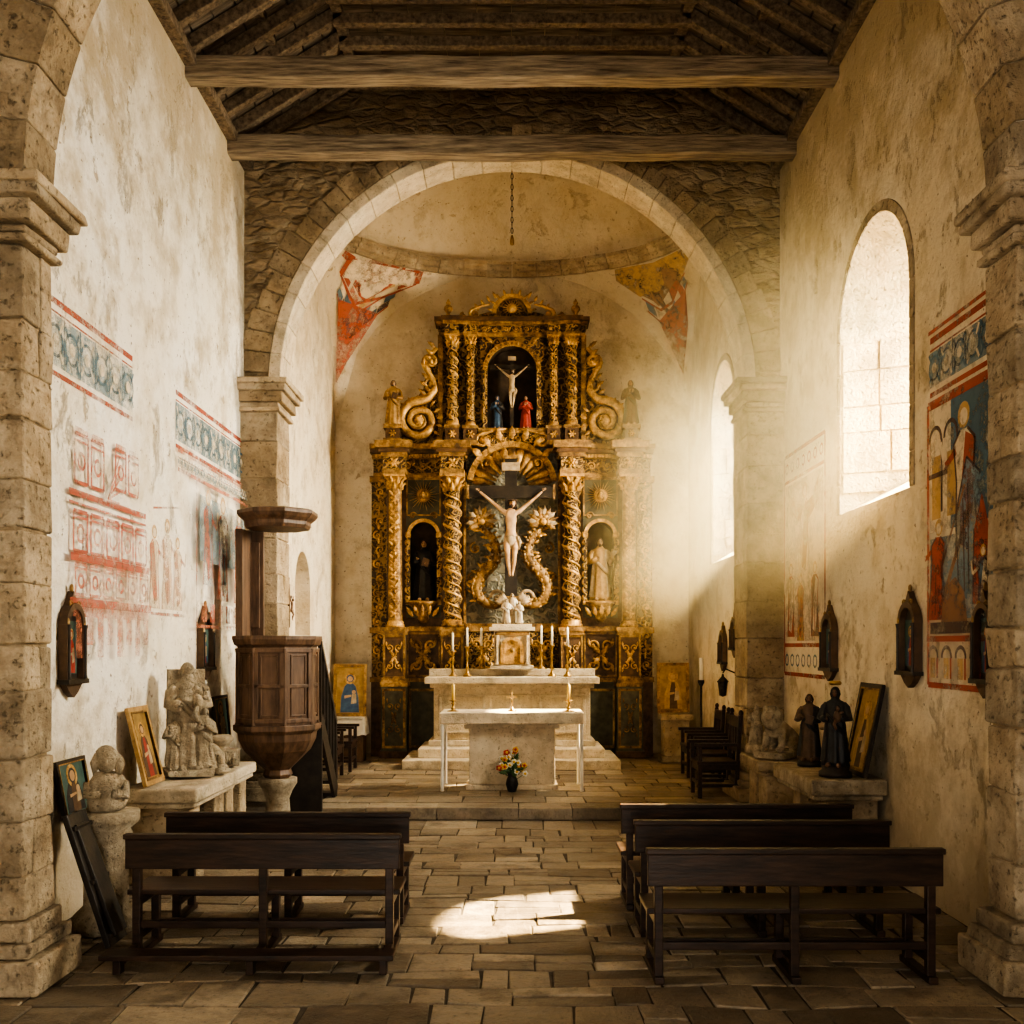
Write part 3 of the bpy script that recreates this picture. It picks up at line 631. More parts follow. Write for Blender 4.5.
# ------------------------------------------------------------ figures
def hand(mb,p,d,s,m,side=1):
    d=Vector(d).normalized(); p=Vector(p); sd=d.cross(Vector((0,-1,0)))
    if sd.length<.2: sd=Vector((1,0,0))
    sd.normalize(); nrm=sd.cross(d)
    q=d.to_track_quat('Z','Y').to_matrix(); mb.ell(p+d*s*.45,(s*.32,s*.16,s*.5),m,8,6,q)
    for i,l in enumerate((.62,.78,.82,.7)):
        b=p+d*s*.8+sd*s*(.27-.18*i)*side; mb.tube([b,b+d*s*l*.5,b+d*s*l*.9+nrm*s*.2],[s*.09,s*.08,s*.06],m,5)
    b=p+d*s*.3+sd*s*.28*side; mb.tube([b,b+(d*.5+sd*side*.8)*s*.4,b+(d+sd*side*.6)*s*.55],[s*.1,s*.09,s*.07],m,5)
def head(mb,c,s,skin_,hair,beard=False,veil=None,R=None):
    T=mb.M; mb.M=T@Matrix.Translation(c)@(R.to_4x4() if R else Matrix()); dk=M_HAIR if skin_ not in (M_STG,M_CREAM,M_GOLD,M_GOLDD,M_BRS) else skin_
    mb.ell((0,0,0),(s*.72,s*.82,s),skin_,14,10); mb.ell((0,-s*.12,-s*.42),(s*.48,s*.58,s*.52),skin_,10,8)
    mb.tube([(0,-s*.78,s*.15),(0,-s*.98,-s*.16),(0,-s*.80,-s*.22)],[s*.06,s*.14,s*.1],skin_,6)
    for sx in (-1,1):
        mb.ell((sx*s*.28,-s*.72,s*.06),(s*.12,s*.08,s*.07),dk,6,5); mb.tube([(sx*s*.12,-s*.80,s*.22),(sx*s*.42,-s*.68,s*.2)],s*.05,hair,5); mb.ell((sx*s*.72,0,-s*.05),(s*.08,s*.14,s*.2),skin_,6,5)
    mb.ell((0,-s*.72,-s*.48),(s*.2,s*.07,s*.06),M_RED if skin_ in (M_SKIN,M_SKD) else skin_,6,5)
    mb.ell((0,s*.14,s*.22),(s*.84,s*.84,s*.92),hair,12,8)
    for sx in (-1,1): mb.tube([(sx*s*.62,s*.1,s*.3),(sx*s*.8,s*.12,-s*.3),(sx*s*.7,s*.1,-s*1.05)],[s*.3,s*.3,s*.14],hair,7)
    if beard: mb.ell((0,-s*.45,-s*.85),(s*.42,s*.38,s*.45),hair,8,6)
    if veil: mb.ell((0,s*.2,s*.05),(s*1.0,s*.95,s*1.22),veil,12,8)
    mb.M=T
def robed(mb,H,robe,mant,skin_=None,hair=None,arms='pray',beard=False,veil=None,halo=None,child=False,ph=0):
    skin_=skin_ or M_SKIN; hair=hair or M_HAIR; T=mb.M; mb.M=T@Matrix.Scale(H,4)
    sec=[(0,.165,.13,.09),(.06,.155,.125,.09),(.2,.14,.115,.08),(.38,.125,.10,.06),(.52,.115,.09,.04),(.60,.10,.078,.02),(.68,.115,.082,.015),(.76,.128,.078,.01),(.81,.115,.068,.0),(.84,.06,.05,0),(.875,.042,.042,0)]
    seg=36
    def body(sec,mul,m,arc=None,zlo=-1):
        vs=[];rows=0
        for (z,a,b,fo) in sec:
            if z<zlo: continue
            rows+=1
            for k in range(seg):
                t=2*pi*k/seg; w=1+fo*(cos(9*t+ph)+.5*cos(5*t+1+ph*2+z*3)); vs.append((a*mul*w*cos(t),b*mul*w*sin(t),z))
        fs=[(i*seg+k,i*seg+(k+1)%seg,(i+1)*seg+(k+1)%seg,(i+1)*seg+k) for i in range(rows-1) for k in range(seg) if arc is None or arc(i/(rows-1),2*pi*k/seg)]
        if arc is None: fs.append(tuple(range(seg))[::-1])
        mb.add(vs,fs,m,True)
    body(sec,1,robe)
    body(sec[:-2],1.13,mant,lambda t,a: not (pi*(1.5-.26-.1*t)<a<pi*(1.5+.1+.12*(1-t))),.05)
    for sx in (-1,1): mb.tube([(sx*.06,-.06,.02),(sx*.065,-.17,.015)],[.035,.028],skin_ if robe!=M_STG else robe,7)
    mb.tube([(.12,-.05,.42),(.02,-.115,.52),(-.10,-.07,.66)],[.03,.035,.02],mant,7)
    hp={'pray':((.03,-.15,.70),(-.03,-.15,.70)),'book':((.07,-.15,.60),(-.10,-.15,.66)),'raise':((.22,-.12,.80),(-.06,-.14,.66)),'child':((.06,-.16,.62),(-.09,-.15,.60)),'open':((.24,-.12,.60),(-.24,-.12,.62))}[arms]
    for sx,h in zip((1,-1),hp):
        el=(sx*.175,-.03,.60) if arms!='open' else (sx*.19,-.02,.62)
        mb.tube([(sx*.10,0,.79),(sx*.135,0,.74),el,((el[0]+h[0])/2,(el[1]+h[1])/2,(el[2]+h[2])/2),h],[.04,.052,.05,.046,.05],mant if sx>0 else robe,9)
        d=Vector(h)-Vector(el); hand(mb,Vector(h)-d*.02,d if arms!='pray' else (0,-.3,1),.05,skin_,sx)
    if arms=='book': mb.obox((.04,-.18,.62),(.11,.035,.13),M_BRN if robe!=M_STG else robe,ry(.3))
    head(mb,(0,-.01,.93),.062,skin_,hair,beard,veil)
    if child:
        mb.ell((.06,-.17,.64),(.05,.05,.08),M_WHT if robe not in (M_STG,M_BLKR) else (M_STG if robe==M_STG else M_BRN),10,8); head(mb,(.065,-.18,.745),.036,skin_,hair)
        mb.tube([(.05,-.19,.6),(.03,-.22,.54),(.05,-.2,.47)],[.025,.02,.015],skin_,6); mb.tube([(.09,-.19,.68),(.14,-.2,.70)],[.016,.012],skin_,6)
    mb.M=T
_cb=None
def christ(mb,H,skin_=None,cloth=None):
    global _cb
    skin_=skin_ or M_SKIN; T=mb.M; mb.M=T@Matrix.Scale(H,4)
    if _cb is None:
        nd=[((0,0,.50),(.072,.055)),((0,-.012,.60),(.056,.045)),((.0,-.02,.71),(.082,.055)),((0,-.01,.80),(.055,.042)),((0.01,-.02,.86),(.030,.030))]
        ed=[(0,1),(1,2),(2,3),(3,4)]
        for sx in (-1,1):
            b=len(nd); nd+=[((sx*.095,-.005,.815),(.036,.034)),((sx*.165,0,.88),(.030,.028)),((sx*.245,.0,.945),(.023,.023)),((sx*.32,0,1.01),(.021,.020)),((sx*.395,0,1.075),(.013,.014))]
            ed+=[(3,b),(b,b+1),(b+1,b+2),(b+2,b+3),(b+3,b+4)]
            b=len(nd); nd+=[((sx*.048,-.01,.45),(.052,.052)),((sx*.050,-.05,.36),(.045,.047)),((sx*.042,-.085,.27),(.032,.034)),((sx*.038,-.05,.18),(.031,.032)),((sx*.020,-.025,.06),(.017,.019)),((sx*.016,-.065,.005),(.018,.014))]
            ed+=[(0,b)]+[(b+i,b+i+1) for i in range(5)]
        _cb=skin(nd,ed,2)
    mb.add(_cb[0],_cb[1],skin_,True)
    head(mb,(.02,-.055,.915),.055,skin_,M_HAIR if skin_!=M_BRS else M_BRS,True,R=rx(-.35)@ry(.25))
    mb.tube([(.02+.052*cos(2*pi*i/14),-.045+.052*sin(2*pi*i/14),.953) for i in range(15)],.010,M_BRN,5)
    for sx in (-1,1): hand(mb,(sx*.40,0,1.08),(sx*.75,0,.66),.034,skin_,-sx)
    mb.lathe([(.068,-.11),(.080,-.07),(.086,-.02),(.080,.03),(.070,.05)],cloth or M_CREAM,(0,-.01,.47),20,True,1.0,.85,0,lambda a,z:1+.05*cos(8*a+z*30))
    mb.tube([(.075,-.04,.50),(.11,-.05,.44),(.10,-.04,.34)],[.025,.03,.008],cloth or M_CREAM,7)
    mb.M=T
# ------------------------------------------------------------ RETABLE (drawn in elevation units of 1/57.5 m)
K=1/57.5
mb=MB(); mb.M=Matrix.Scale(K,4)
mb.box(-138,-107,2,24,0,305,M_RDW); mb.box(107,138,2,24,0,305,M_RDW); mb.box(-72,-47,2,24,0,305,M_RDW); mb.box(47,72,2,24,0,305,M_RDW)
mb.box(-107,-72,2,24,0,140,M_RDW); mb.box(72,107,2,24,0,140,M_RDW); mb.box(-47,47,6,24,0,318,M_BLG)
mp=lambda s_,d,z:(s_,0+d,z)
for sd in (-1,1):
    c=sd*89.5
    wall(mb,mp,c-17.6,c+17.6,140,305,22,[dict(c=c,h=13.5,zb=157,zs=223,D=16)],M_GRN,M_NIC)
    ringblocks(mb,mp,c,13.5,17,223,-3,.5,9,M_GOLD,gap=.1)
    for s2 in (-1,1): mb.box(c+s2*15.2-1.8,c+s2*15.2+1.8,-3,.5,157,223,M_FIL); mb.box(c+s2*15.2-2.6,c+s2*15.2+2.6,-4,.5,221,225,M_GOLD)
    mb.box(c-18,c+18,-5,1,153,157,M_GOLD)
    mb.lathe([(3,-4),(6,0),(5,3),(10,7),(9,9),(15,14),(16,17)],M_GOLDD,(c,-3,139),16,True,1,.8)
    for i in range(5): leaf(mb,c-10+5*i,141,12,pi/2+(.3*(2-i)),-9-2*(2-abs(i-2)),M_GOLD)
    spiral(mb,c-11,243,4,0,1.2,1,-1,1,M_GOLDD); spiral(mb,c+11,243,4,pi,1.2,-1,-1,1,M_GOLDD)
    sunburst(mb,c,263,17.5,-4,M_GOLD,26,core=.40)
    head(mb,(c,-7,263),4.0,M_GOLD,M_GOLDD)
    framebox(mb,c-17.5,c+17.5,243,281,-1.5,.5,1.5,M_GOLDD)
    x0,x1=sorted((sd*46,sd*140))
    mb.box(x0,x1,-4,24,281,286,M_GOLDD); mb.box(x0,x1,-2,24,286,300,M_FILD); frieze(mb,x0+28,x1-34,293,11,-3,M_GOLD)
    mb.box(x0-1,x1+1,-8,24,300,304,M_GOLDD); mb.box(x0-2,x1+2,-13,24,304,308,M_RDW); mb.box(x0-2,x1+3,-17,24,308,313,M_GOLDD)
    n=26
    for i in range(n): xx=x0+2+(x1-x0-4)*(i+.5)/n; mb.box(xx-1,xx+1,-11,-7,300.5,303.5,M_GOLD)
    for (cx,r,tw) in ((sd*59.5,8.2,True),(sd*117,7.0,False)):
        cy=-12
        mb.box(cx-13,cx+13,cy-11,3,75,79,M_GOLDD); mb.box(cx-11,cx+11,cy-8,3,79,122,M_RDW); framebox(mb,cx-11,cx+11,79,122,cy-9.5,cy-8,2,M_GOLDD)
        motif(mb,cx,100.5,18,36,cy-9,M_GOLD); mb.box(cx-12.5,cx+12.5,cy-11,3,122,126,M_GOLDD); mb.box(cx-13.5,cx+13.5,cy-12,3,126,130,M_GOLDD)
        column(mb,cx,cy,130,282,r,M_FIL if tw else M_GOLDD,M_GOLD,tw,6)
        mb.box(cx-12,cx+12,cy-11,3,282,287,M_GOLDD); mb.box(cx-11,cx+11,cy-9.5,3,287,299,M_FIL); rosette(mb,cx,293,6,cy-10,M_GOLD)
        mb.box(cx-13,cx+13,cy-12,3,299,303,M_GOLDD); mb.box(cx-15,cx+15,cy-14.5,3,303,307,M_RDW); mb.box(cx-18.5,cx+18.5,cy-18,3,307,314,M_GOLDD)
        mb.box(cx-13,cx+13,cy-10,3,6,72,M_GRN); mb.box(cx-14.5,cx+14.5,cy-12,3,0,7,M_RDW); framebox(mb,cx-11.5,cx+11.5,10,69,cy-11.2,cy-9.8,2.4,M_GOLDD); motif(mb,cx,40,16,46,cy-10.5,M_GOLDD)
        mb.box(cx-14,cx+14,cy-12,3,71,75,M_GOLDD)
    cx=sd*134
    mb.box(cx-8,cx+8,-6,3,0,75,M_RDW); mb.box(cx-9,cx+9,-8,3,75,80,M_GOLDD); mb.box(cx-7.5,cx+7.5,-5,3,80,282,M_FILD)
    for j in range(13): spiral(mb,cx+(-1)**j*1.5,92+j*14.5,4.8,pi/2 if j%2 else -pi/2,1.3,1 if j%2 else -1,-6,1.0,M_GOLD,12); leaf(mb,cx,98+j*14.5,7,pi/2,-5.5,M_GOLD)
    mb.box(cx-9,cx+9,-9,3,124,130,M_GOLDD); mb.box(cx-9,cx+9,-9,3,276,282,M_GOLDD)
    mb.box(c-17,c+17,-2,3,79,126,M_RDW); framebox(mb,c-17,c+17,80,125,-4,-2,2,M_GOLDD); motif(mb,c,102,30,40,-3,M_GOLD); mb.box(c-18,c+18,-5,3,75,79,M_GOLDD); mb.box(c-18,c+18,-6,3,126,131,M_GOLDD)
    mb.box(c-17,c+17,-1,3,0,75,M_GRN); framebox(mb,c-15,c+15,8,68,-2.5,-1,2.5,M_GOLDD)
    for xx in (c-17.5,c+17.5):
        for j in range(9): mb.ell((xx,-1.5,160+j*8),(1.6,1.4,3),M_GOLD,6,5)
    S=lambda u:sd*u
    spiral(mb,S(94),339,20,pi/2,1.9,-sd,-3,5,M_GOLD,40,tail=[(S(76),412),(S(84),404),(S(87),392),(S(80),380),(S(78),370),(S(85),361)])
    spiral(mb,S(94),339,12,pi/2,1.4,-sd,-5,2,M_GOLDD,30)
    spiral(mb,S(82),398,9,-pi/2,1.5,sd,-4,2.4,M_GOLD,20)
    spiral(mb,S(82),376,7,-pi/2,1.4,sd,-4,2.0,M_GOLDD,20)
    rosette(mb,S(94),339,6,-6,M_GOLD)
    for j in range(11):
        a=pi*(.0+j*.12) if sd>0 else pi*(1-j*.12); leaf(mb,S(94)+18*cos(a),339+18*sin(a),8,a,-3,M_GOLD)
    for j in range(7): leaf(mb,S(86-1.5*j),364+8*j,11,pi/2-sd*.9,-3,M_GOLD if j%2 else M_GOLDD)
    mb.prism([(S(72),313),(S(114),313),(S(113),345),(S(100),358),(S(90),372),(S(84),405),(S(74),414)][::sd],1,8,M_FILD)
    cx=S(119); mb.box(cx-9,cx+9,-20,2,313,318,M_GOLDD); mb.box(cx-7,cx+7,-18,0,318,328,M_RDW); rosette(mb,cx,323,4,-18.5,M_GOLD); mb.box(cx-9,cx+9,-20,2,328,332,M_GOLDD)
    for (cx,r,tw) in ((S(60),5.2,True),(S(42),4.4,False)):
        cy=-5 if tw else -3
        mb.box(cx-8,cx+8,cy-7,3,313,318,M_GOLDD); mb.box(cx-6.8,cx+6.8,cy-5.5,3,318,330,M_RDW); rosette(mb,cx,324,4.5,cy-6,M_GOLD); mb.box(cx-8,cx+8,cy-7,3,330,333,M_GOLDD)
        column(mb,cx,cy,333,424,r,M_FIL,M_GOLD,tw,5)
        mb.box(cx-7.5,cx+7.5,cy-7,3,424,427,M_GOLDD); mb.box(cx-6.5,cx+6.5,cy-6,3,427,434,M_FIL); mb.box(cx-9,cx+9,cy-9,3,434,437,M_GOLDD); mb.box(cx-11,cx+11,cy-12,3,437,441,M_RDW)
    mb.box(*sorted((S(30),S(74))),2,20,313,436,M_FILD)
    mb.box(*sorted((S(70),S(75))),-2,18,318,426,M_GOLDD)
    cx=S(64); mb.lathe([(3.5,0),(3,2),(1.5,4),(4.5,8),(4,11),(1.6,13),(2.4,15),(.3,19)],M_GOLD,(cx,-8,441),12)
    spiral(mb,S(38),446,5.5,pi/2,1.4,-sd,-4,1.8,M_GOLD,20,tail=[(S(22),456),(S(30),455)])
    spiral(mb,S(49),444,3.6,pi/2,1.4,-sd,-4,1.3,M_GOLD,16)
    for j in range(4): leaf(mb,S(34-6*j),450+4*j,8,pi/2-sd*.5,-3,M_GOLD)
    pts=[];rd=[]
    cl=[(7,156),(18,152),(31,158),(36,170),(30,184),(20,194),(16,206),(20,220),(28,228),(31,233)]
    P=[Vector((S(a),-3,b)) for a,b in cl]
    for i in range(len(P)-1):
        p0=P[max(i-1,0)];p1=P[i];p2=P[i+1];p3=P[min(i+2,len(P)-1)]
        for t in (0,.25,.5,.75):
            pts.append(.5*((2*p1)+(p2-p0)*t+(2*p0-5*p1+4*p2-p3)*t*t+(3*p1-p0-3*p2+p3)*t**3)); k=(i+t)/(len(P)-1); rd.append(2.5+4.0*sin(pi*min(1,k*1.1))*(1+.10*(-1)**int(t*4)))
    mb.tube(pts,rd,M_GOLDD,9)
    for i in range(0,len(pts)):
        p=pts[i]
        for q in (-1,0,1): mb.ell((p.x+rd[i]*.63*q,p.y-rd[i]*.75,p.z+(i%2)*.8),(rd[i]*.30,.9,rd[i]*.34),M_GOLDD if (i+q)%2 else M_CREAM,6,5)
        if i%2==0: leaf(mb,p.x+S(3.5),p.z,9,(0.3 if sd>0 else pi-.3)+.5*sin(i),-3,M_GOLD); leaf(mb,p.x-S(3.5),p.z,7,(pi-.4 if sd>0 else .4),-3,M_GOLDD)
    for j in range(11):
        a=pi/2-sd*.10+(j-5)*.40; leaf(mb,S(31),236,17,a,-6,M_CREAM if j%2 else M_GOLDD,.36)
    for j in range(9):
        a=pi/2-sd*.10+(j-4)*.46; leaf(mb,S(31),236,9,a,-9,M_GOLD if j%2 else M_GOLDD,.5)
    mb.ell((S(31),-11,236),(4,3,4),M_GOLD,10,7)
    spiral(mb,S(14),160,8,0 if sd>0 else pi,1.4,sd,-4,2,M_CREAM,18); spiral(mb,S(37),210,6,pi/2,1.4,-sd,-2,1.3,M_GOLDD,18); spiral(mb,S(40),180,5,pi/2,1.4,-sd,-2,1.2,M_GOLDD,18)
    mb.box(*sorted((S(46.5),S(49))),-2,6,131,300,M_GOLDD)
wall(mb,lambda s_,d,z:(s_,0+d,z),-32,32,313,436,20,[dict(c=0,h=25,zb=331,zs=390,D=15)],M_FILD,M_NIC)
ringblocks(mb,lambda s_,d,z:(s_,d,z),0,25,29.5,390,-3,.5,15,M_GOLD,gap=.15)
for s2 in (-1,1): mb.box(s2*27.2-2.3,s2*27.2+2.3,-3,.5,331,390,M_FIL); leaf(mb,s2*27,424,10,-pi/2+s2*-.8,-2,M_GOLD)
for j in range(15): a=pi*(j+.5)/15; mb.ell((27.2*cos(a),-3.5,390+27.2*sin(a)),(1.6,1.2,1.6),M_GOLDD,6,5)
mb.box(-34,34,-6,1,326,331,M_GOLDD); mb.box(-34,34,-4,1,313,326,M_FIL); frieze(mb,-30,30,319.5,9,-5,M_GOLD)
mb.box(-74,74,-3,18,424,428,M_GOLDD); mb.box(-74,74,-2,18,428,435,M_FILD); frieze(mb,-32,32,431,7,-3,M_GOLD); mb.box(-76,76,-7,18,435,438,M_GOLDD); mb.box(-78,78,-10,18,438,442,M_RDW)
mb.prism([(-36,441),(36,441),(33,447),(22,450)]+[(20*cos(pi*i/12),448+18*sin(pi*i/12)) for i in range(13)]+[(-22,450),(-33,447)],0,8,M_FILD)
ringblocks(mb,lambda s_,d,z:(s_,d,z),0,16,20,447,-4,1,11,M_GOLD,gap=.15)
sunburst(mb,0,452,13,-3,M_GOLD,18,core=.4)
for j in range(9): a=pi*(j+.5)/9; leaf(mb,19*cos(a),447+19*sin(a),7,a,-2,M_GOLD)
ringblocks(mb,lambda s_,d,z:(s_,d,z),0,40,46,272,-5,4,17,M_GOLD,gap=.2,a0=.15,a1=pi-.15)
for j in range(13):
    a=pi*(.06+.88*j/12)
    vs=[];n=5
    for i in range(n+1):
        t=i/n; r=17+24*t; w=(1.2+3.8*t)*(1 if i<n else .5)
        for s2,dy in ((-1,0),(0,-2.5),(1,0)): vs.append((r*cos(a)-s2*w*sin(a),1-3*sin(pi*t)+dy,272+r*sin(a)+s2*w*cos(a)))
    mb.add(vs,[(i*3+k,i*3+k+1,i*3+k+4,i*3+k+3) for i in range(n) for k in range(2)],M_GOLD if j%2 else M_GOLDD,True)
for j in range(7): a=pi*(.2+.6*j/6); leaf(mb,38*cos(a),278+42*sin(a),13,a,-5,M_GOLD,.5)
for s2 in (-1,1):
    spiral(mb,s2*30,318,7,pi/2,1.5,-s2,-6,2.2,M_GOLD,20,tail=[(s2*6,330),(s2*16,329)]); spiral(mb,s2*26,296,6,-pi/2,1.4,s2,-4,1.5,M_GOLD,16)
mb.box(-47,47,-2,6,131,134,M_GOLDD); mb.box(-47,47,0,6,75,131,M_FIL); motif(mb,-30,103,26,40,-1,M_GOLD); motif(mb,30,103,26,40,-1,M_GOLD); mb.box(-47,47,-2,6,126,131,M_GOLDD)
mb.box(-47,47,2,6,0,75,M_GRN)
RET=(0,17.62,FZ)
ret=mb.build('retable_altarpiece',RET)
mb=MB(); mb.M=Matrix.Scale(K,4)@Matrix.Translation((-1,0,0))
mb.box(-6,6,-16,-11,160,300,M_BLK); mb.box(-42,42,-16.2,-11,259,271,M_BLK)
for (x0,x1,z0,z1) in ((-7.5,7.5,298,301),(-7.5,7.5,158,161)): mb.box(x0,x1,-17,-10,z0,z1,M_GOLDD)
for sx in (-1,1): mb.box(sx*43-1.2,sx*43+1.2,-17,-10,258,272,M_GOLDD)
mb.box(-9,9,-18,-16,286,294,M_CREAM)
T=mb.M; mb.M=T@Matrix.Translation((0,-19,180)); christ(mb,79); mb.M=T
mb.lathe([(9,0),(7,3),(5,8),(6,12)],M_GOLDD,(0,-14,148),12)
mb.build('altar_crucifix',RET)
def place_fig(name,u,v,y,h,**kw):
    mb=MB(); robed(mb,h*K,**kw); mb.build(name,(RET[0]+u*K,RET[1]+y*K,RET[2]+v*K))
place_fig('saint_statue',-89.5,157.2,5,62,robe=M_BLKR,mant=M_BLKR,arms='book')
place_fig('saint_statue',89.5,157.2,5,64,robe=M_OCH,mant=M_CREAM,arms='raise',beard=True)
place_fig('saint_statue',-119,332.2,-9,46,robe=M_OCH,mant=M_GOLDD,arms='book',beard=True)
place_fig('saint_statue',119,332.2,-9,46,robe=M_BRN,mant=M_BLKR,arms='pray')
mb=MB(); mb.M=Matrix.Scale(K,4); mb.box(-2.2,2.2,2,5,331,408,M_BLK); mb.box(-22,22,1.8,5,392,396.5,M_BLK); mb.box(-4,4,1,2,401,405,M_CREAM)
T=mb.M; mb.M=T@Matrix.Translation((0,0,352)); christ(mb,40,M_CREAM); mb.M=T@Matrix.Translation((-15,2,331.2)); robed(mb,34,M_BLUE,M_BLKR,arms='pray',veil=M_BLUE); mb.M=T@Matrix.Translation((14,2,331.2)); robed(mb,34,M_RED,M_RED,arms='pray'); mb.M=T
mb.build('crucifixion_group',RET)
# ------------------------------------------------------------ high altar with steps
mb=MB(); mb.box(-1.72,1.70,15.6,17.2,FZ,FZ+.15,M_STW); mb.box(-1.5,1.48,15.9,17.2,FZ+.15,FZ+.30,M_STW); mb.build('altar_steps',bevel=.015)
mb=MB(); z=FZ+.30
mb.box(-1.36,1.36,16.28,17.15,z,z+.10,M_STW); mb.box(-1.28,1.28,16.34,17.15,z+.1,1.44,M_STW); mb.box(-1.34,1.34,16.3,17.15,1.40,1.47,M_STW); mb.box(-1.42,1.42,16.2,17.18,1.47,1.58,M_STW)
for i in range(3): framebox(mb,-1.2+.82*i,-.44+.82*i,z+.2,1.3,16.31,16.34,.05,M_STW)
mb.box(-1.4,1.4,16.85,17.2,1.58,1.70,M_STW)
mb.build('high_altar',bevel=.012)
mb=MB(); mb.box(-.36,.36,16.62,17.12,1.70,1.76,M_STW); mb.box(-.30,.30,16.66,17.12,1.76,2.34,M_STW); framebox(mb,-.29,.29,1.78,2.32,16.63,16.66,.05,M_GOLDD)
mb.box(-.38,.38,16.6,17.14,2.34,2.40,M_STW); mb.box(-.33,.33,16.64,17.14,2.40,2.45,M_STW)
mpz=lambda s_,d,z_:(s_,16.62+d,z_); ringblocks(mb,mpz,0,.13,.19,2.05,-.02,.03,7,M_GOLD,gap=.002)
mb.prism(loop(0,.13,1.80,2.05,12),16.635,16.66,M_GOLD); mb.box(-.19,-.13,16.6,16.65,1.8,2.05,M_GOLD); mb.box(.13,.19,16.6,16.65,1.8,2.05,M_GOLD)
sunburst(mb,0,2.02,.09,16.62,M_GOLDD,12)
for sx in (-1,1): mb.lathe([(.035,0),(.025,.04),(.022,.44),(.035,.48)],M_STW,(sx*.25,16.62,1.78),10)
mb.build('tabernacle',bevel=.005)
mb=MB()
for (x,y,h,c) in ((-.10,0,.42,False),(.12,-.02,.38,False),(.0,.06,.52,True)):
    T=mb.M; mb.M=Matrix.Translation((x,y,0)); robed(mb,h,M_CREAM,M_WHT,M_CREAM,M_CREAM,arms='open' if c else 'child'); mb.M=T
for sx in (-1,1):
    for j in range(5): leaf(mb,sx*.08,.34,.24,pi/2-sx*(.5+.22*j),.1,M_CREAM,.35)
mb.build('cherub_sculpture',(0,16.86,2.46))
def candlestick(name,loc,h,ch,mc,s=1):
    mb=MB(); q=[(.075,0),(.07,.04),(.035,.10),(.018,.20),(.032,.28),(.016,.36),(.014,.6),(.03,.68),(.014,.76),(.02,.9),(.045,.95),(.045,1)]
    mb.lathe([(r,z*h) for r,z in q],M_BRS,seg=14)
    mb.lathe([(.019,h),(.019,h+ch),(.004,h+ch+.005),(.002,h+ch+.025)],mc,seg=10); mb.build(name,loc,scale=s)
for x,z,h in ((-.98,1.582,.42),(-.74,1.582,.50),(-.52,1.702,.38),(.50,1.702,.42),(.66,1.582,.52),(.92,1.582,.50)):
    candlestick('altar_candlestick',(x,16.55 if z<1.6 else 16.98,z),h,.30,M_CAN,1.0)
# ------------------------------------------------------------ front altar table
mb=MB(); mb.box(-.62,.62,13.45,13.95,FZ,FZ+.07,M_STW); mb.box(-.58,.58,13.48,13.92,FZ+.07,1.03,M_STW); mb.box(-.64,.64,13.42,13.98,.98,1.05,M_STW)
mb.box(-.96,.96,13.28,14.1,1.05,1.20,M_STW)
for sx in (-1,1):
    for y in (13.33,14.03): mb.lathe([(.03,0),(.022,.03),(.02,.8),(.03,.90)],M_WHT,(sx*.93,y,FZ),12)
mb.build('altar_table',bevel=.012)
candlestick('table_candlestick',(-.80,13.6,1.202),.13,.18,M_CANY,1.15); candlestick('table_candlestick',(.77,13.6,1.202),.13,.18,M_CANY,1.15)
mb=MB(); mb.lathe([(.06,0),(.05,.015),(.015,.03),(.012,.06)],M_BRS,seg=12); mb.box(-.01,.01,-.008,.008,.05,.27,M_BRS); mb.box(-.07,.07,-.008,.008,.18,.20,M_BRS)
mb.M=Matrix.Translation((0,-.016,.09)); christ(mb,.10,M_BRS,M_BRS); mb.build('table_cross',(0,13.6,1.202))
mb=MB(); mb.lathe([(.05,0),(.06,.02),(.085,.10),(.07,.17),(.05,.21),(.065,.24)],M_IRON,seg=16)
for i in range(40):
    a=random.uniform(0,2*pi); r=random.uniform(.04,.25); h=random.uniform(.32,.58)*(1-.35*r/.26)+.03; p=(r*cos(a),r*sin(a)*.6,h)
    mb.tube([(0,0,.2),(p[0]*.4,p[1]*.4,h*.7),p],.004,M_GRL,5)
    if i%3: fm=(M_FLW,M_FLY,M_FLR,M_FLW)[i%4]; mb.ell(p,(.022,.022,.02),M_FLY if fm!=M_FLY else M_FLR,8,6); [mb.ell((p[0]+.024*cos(t),p[1],p[2]+.024*sin(t)),(.017,.012,.017),fm,6,5) for t in (0,1.25,2.5,3.75,5)]
    if i%2: leaf(mb,p[0]*.7,h*.75,.12,random.uniform(0,pi),p[1]-.01,M_GRL,.35)
mb.build('flower_vase',(0,13.30,FZ+.003))
# ------------------------------------------------------------ benches
def bench(loc,L=1.83,kneel=True):
    mb=MB(); m=M_DW; h=L/2
    for x in (-h+.07,0,h-.07):
        mb.box(x-.027,x+.027,-.225,-.17,0,.80,m)
        mb.box(x-.027,x+.027,.13,.185,0,.42,m); mb.box(x-.025,x+.025,-.22,.18,.35,.42,m); mb.box(x-.022,x+.022,-.2,.16,.12,.17,m)
        mb.box(x-.03,x+.03,-.26,.22,0,.045,m)
        if kneel: mb.box(x-.025,x+.025,-.56,-.17,.045,.10,m); mb.box(x-.025,x+.025,-.56,-.48,0,.06,m)
    mb.box(-h,h,-.20,.20,.42,.455,m); mb.box(-h,h,-.235,-.20,.60,.80,m); mb.box(-h-.01,h+.01,-.25,-.185,.80,.835,m)
    mb.box(-h+.05,h-.05,.12,.15,.35,.42,m); mb.box(-h+.05,h-.05,-.215,-.185,.20,.25,m); mb.box(-h+.05,h-.05,.14,.17,.12,.17,m)
    if kneel: mb.box(-h-.03,h,-.60,-.43,.10,.135,m)
    mb.build('church_bench',loc,bevel=.006)
bench((1.755,6.42,.006),kneel=False); bench((1.80,7.42,.006),kneel=False); bench((1.78,8.15,.006),kneel=False)
bench((-1.665,6.90,.006)); bench((-1.69,7.76,.006),kneel=False)
